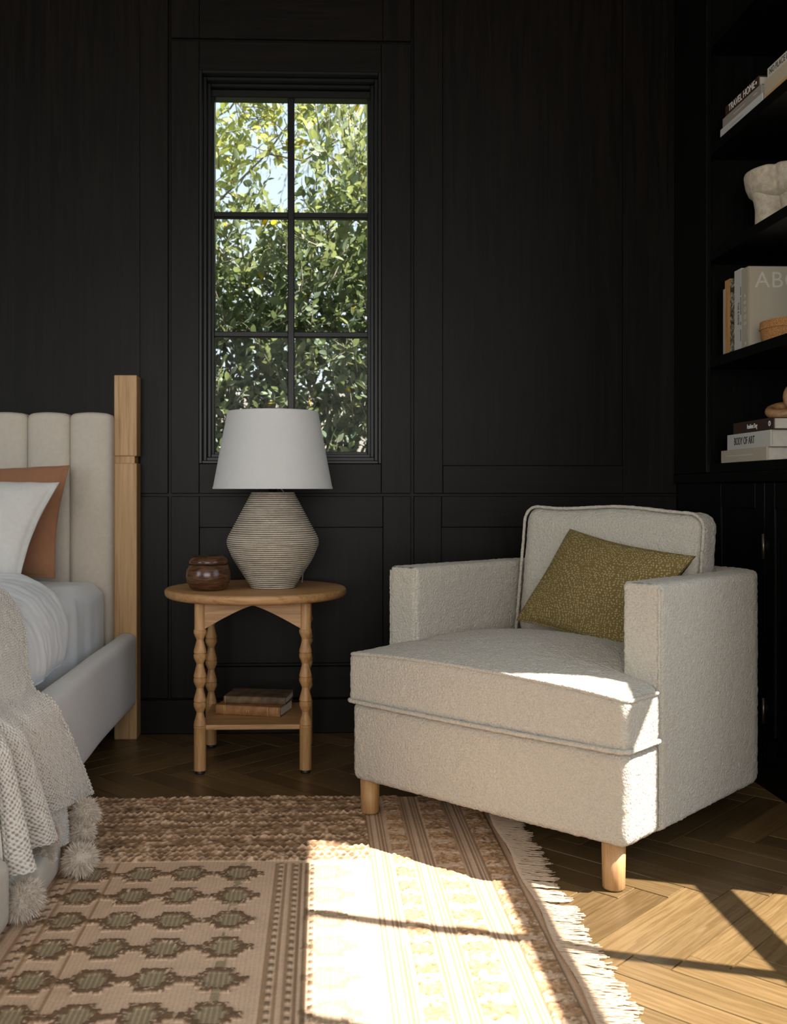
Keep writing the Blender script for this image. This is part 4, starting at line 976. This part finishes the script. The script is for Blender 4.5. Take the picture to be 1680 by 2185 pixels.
# left border stripes with tooth pattern
for a_, b_ in ((-.640, -.632), (-.600, -.592), (-.700, -.692), (-.672, -.664), (-.74, -.73)): lay(band(Xg, a_, b_) * (Yg < 2.622), Bc, .75)
for c_ in (-.616, -.682):
    th_ = (np.abs(Xg - c_ - .006 * np.sign(np.sin(Yg / .04 * 2 * PI))) < .007) & (np.sin(Yg / .04 * 2 * PI + PI / 2) > 0) & (Yg < 2.622); lay(th_.astype(float), Kc, .85); hz += th_ * .003
# right border of the field: dark braids
for a_, b_, c_, s_ in ((-.113, -.104, Bc, .8), (-.091, -.083, Bc, .8), (-.073, -.065, Bc, .8), (-.054, -.046, Bc * .8, .85), (-.038, -.028, Kc, .9)):
    m = band(Xg, a_, b_) * (Yg < 2.60); lay(m, c_, s_); hz += m * .002
for c_ in (-.0975, -.0605, -.021):
    th_ = (np.abs(Xg - c_) < .0055) & (np.sin(Yg / .031 * 2 * PI + c_ * 300) > .15) & (Yg < 2.60); lay(th_.astype(float), Kc, .8); hz += th_ * .003
# back border: rows of chunky loops
bk_ = (Xg < .128) & (Yg >= 2.622)
m1 = vnoise(np.stack([Xg * 62, Yg * 52, Xg * 0], -1), 1.0, 41); m2 = vnoise(np.stack([Xg * 120, Yg * 90, Xg * 0], -1), 1.0, 42)
cb = Bc * (.92 + .42 * m1 + .30 * m2)[..., None]; fleck = np.clip((m1 + .8 * m2 - .55) * 2.2, 0, .8)[..., None]; cbk = cb * (1 - fleck) + Lc * fleck; hb = .0045 + .0032 * m1 + .0014 * m2
for yl, st in ((3.142, .8), (3.105, .35), (3.066, .65), (3.030, .3), (2.990, 1), (2.948, .25), (2.906, 1), (2.862, .35), (2.828, .3), (2.790, 1), (2.748, .35), (2.704, .8), (2.668, .9), (2.636, .9)):
    wv_ = yl + .0072 * np.sin(Xg / .0195 * 2 * PI + yl * 90) + .006 * vnoise(np.stack([Xg * 9, Xg * 0 + yl * 50, Xg * 0], -1), 1.0, 43)
    ds = np.abs(Yg - wv_); k_ = np.clip(1.7 - ds / .0040, 0, 1) * st * (.75 + .35 * m2); cbk = cbk * (1 - k_[..., None]) + Lc * 1.15 * k_[..., None]; hb = hb + .004 * np.clip(1.4 - ds / .005, 0, 1) * st
col = np.where(bk_[..., None], cbk, col); hz = np.where(bk_, hb, hz)
# right border: stripes and tufted strips running along Y
rb_ = Xg >= .098
rgt = rb_ & ~bk_
tuft = np.zeros_like(Xg)
for a_, b_ in ((.186, .232), (.292, .358), (.412, .470)): tuft = np.maximum(tuft, ((Xg > a_) & (Xg < b_)).astype(float))
t1, t2_ = vnoise(P2d, 150, 51), vnoise(P2d, 330, 52); tuft *= rgt; ct = Bc * 1.5 * (1 + .40 * t1[..., None] + .35 * t2_[..., None]); fl = ((np.sin(Yg / .085 * 2 * PI) + .9 * t1 + .7 * n_mid) > .35).astype(float)[..., None]
ct = ct * (1 - .8 * fl) + Lc * .8 * fl
col = np.where(tuft[..., None] > .5, ct, col); hz = np.where(tuft > .5, .003 + .0018 * t1 + .0012 * t2_, hz)
for c0 in (.130, .240, .366):
    for k in range(6):
        if k == 2: continue
        m = band(Xg, c0 + k * .0088 - .0023, c0 + k * .0088 + .0023) * rb_ * (Xg > .125); lay(m, Bc * .85, .9)
m = band(Xg, .470, .476) * rb_; lay(m, Kc, .9); lay(band(Xg, .452, .470) * rb_ * (n_hi > -.3), Bc * .7, .5)
lay(band(Xg, .477, .495), Lc * np.array([.82, .74, .66]), .9)
col *= (1 + .07 * n_hi + .05 * n_lo)[..., None]; col = np.clip(col, .01, .85)
wob = .0015 * vnoise(P2d, 6, 20)
Zg = .0085 + hz + wob; edge_n = len(xs_), len(ys_)
V = np.stack([Xg + .003 * vnoise(P2d, 12, 30) * (Xg > rx1 - .01), Yg + (.0035 * vnoise(P2d, 70, 31) * (Yg > ry1 - .012)), Zg], -1).reshape(-1, 3)
F = grid_faces(*edge_n); me = meshdata('pile', V, F)
setcol(me, col.reshape(-1, 3))
rug = thing('woven_rug', 'handwoven tan and brown patterned rug with fringe under the armchair', 'rug')
link('pile', me, rug, M['rug'])
box('backing', rx0 + .002, rx1 - .002, 1.302, ry1 - .004, .0003, .0075, M['fringe'], rug)
# fringe
fm = []
for k in range(8):
    R = np.random.default_rng(200 + k); V = []; F = []
    for st in range(5):
        y0_ = (st - 2) * .0023; drift = R.normal() * .006 - y0_ * .5; L_ = R.uniform(.078, .097); n_ = 9; q = np.linspace(0, 1, n_)
        P = np.stack([q * L_, y0_ + drift * q + .0035 * np.sin(q * R.uniform(4, 9) + R.uniform(0, 6)) * q, .0085 * (1 - q) ** 1.5 + .0028 + .002 * np.abs(np.sin(q * 7 + R.uniform(0, 6)))], -1)
        v, f = tube(P, .0010, 5); o_ = len(V); V += list(v); F += [tuple(i + o_ for i in t2) for t2 in f]
    m_ = meshdata('fringe_tassel', V, F); m_.materials.append(M['fringe']); fm.append(m_)
y = 1.306; i = 0
while y < ry1 - .006:
    o = link('fringe_tassel', fm[rnd.randrange(8)], rug, None, (rx1 - .006 + .004 * math.sin(y * 17), y, 0), (0, 0, rnd.gauss(-.05, .10))); o.scale = (rnd.uniform(.88, 1.08), rnd.uniform(.9, 1.15), 1); y += .0118; i += 1
print('tassels', i)
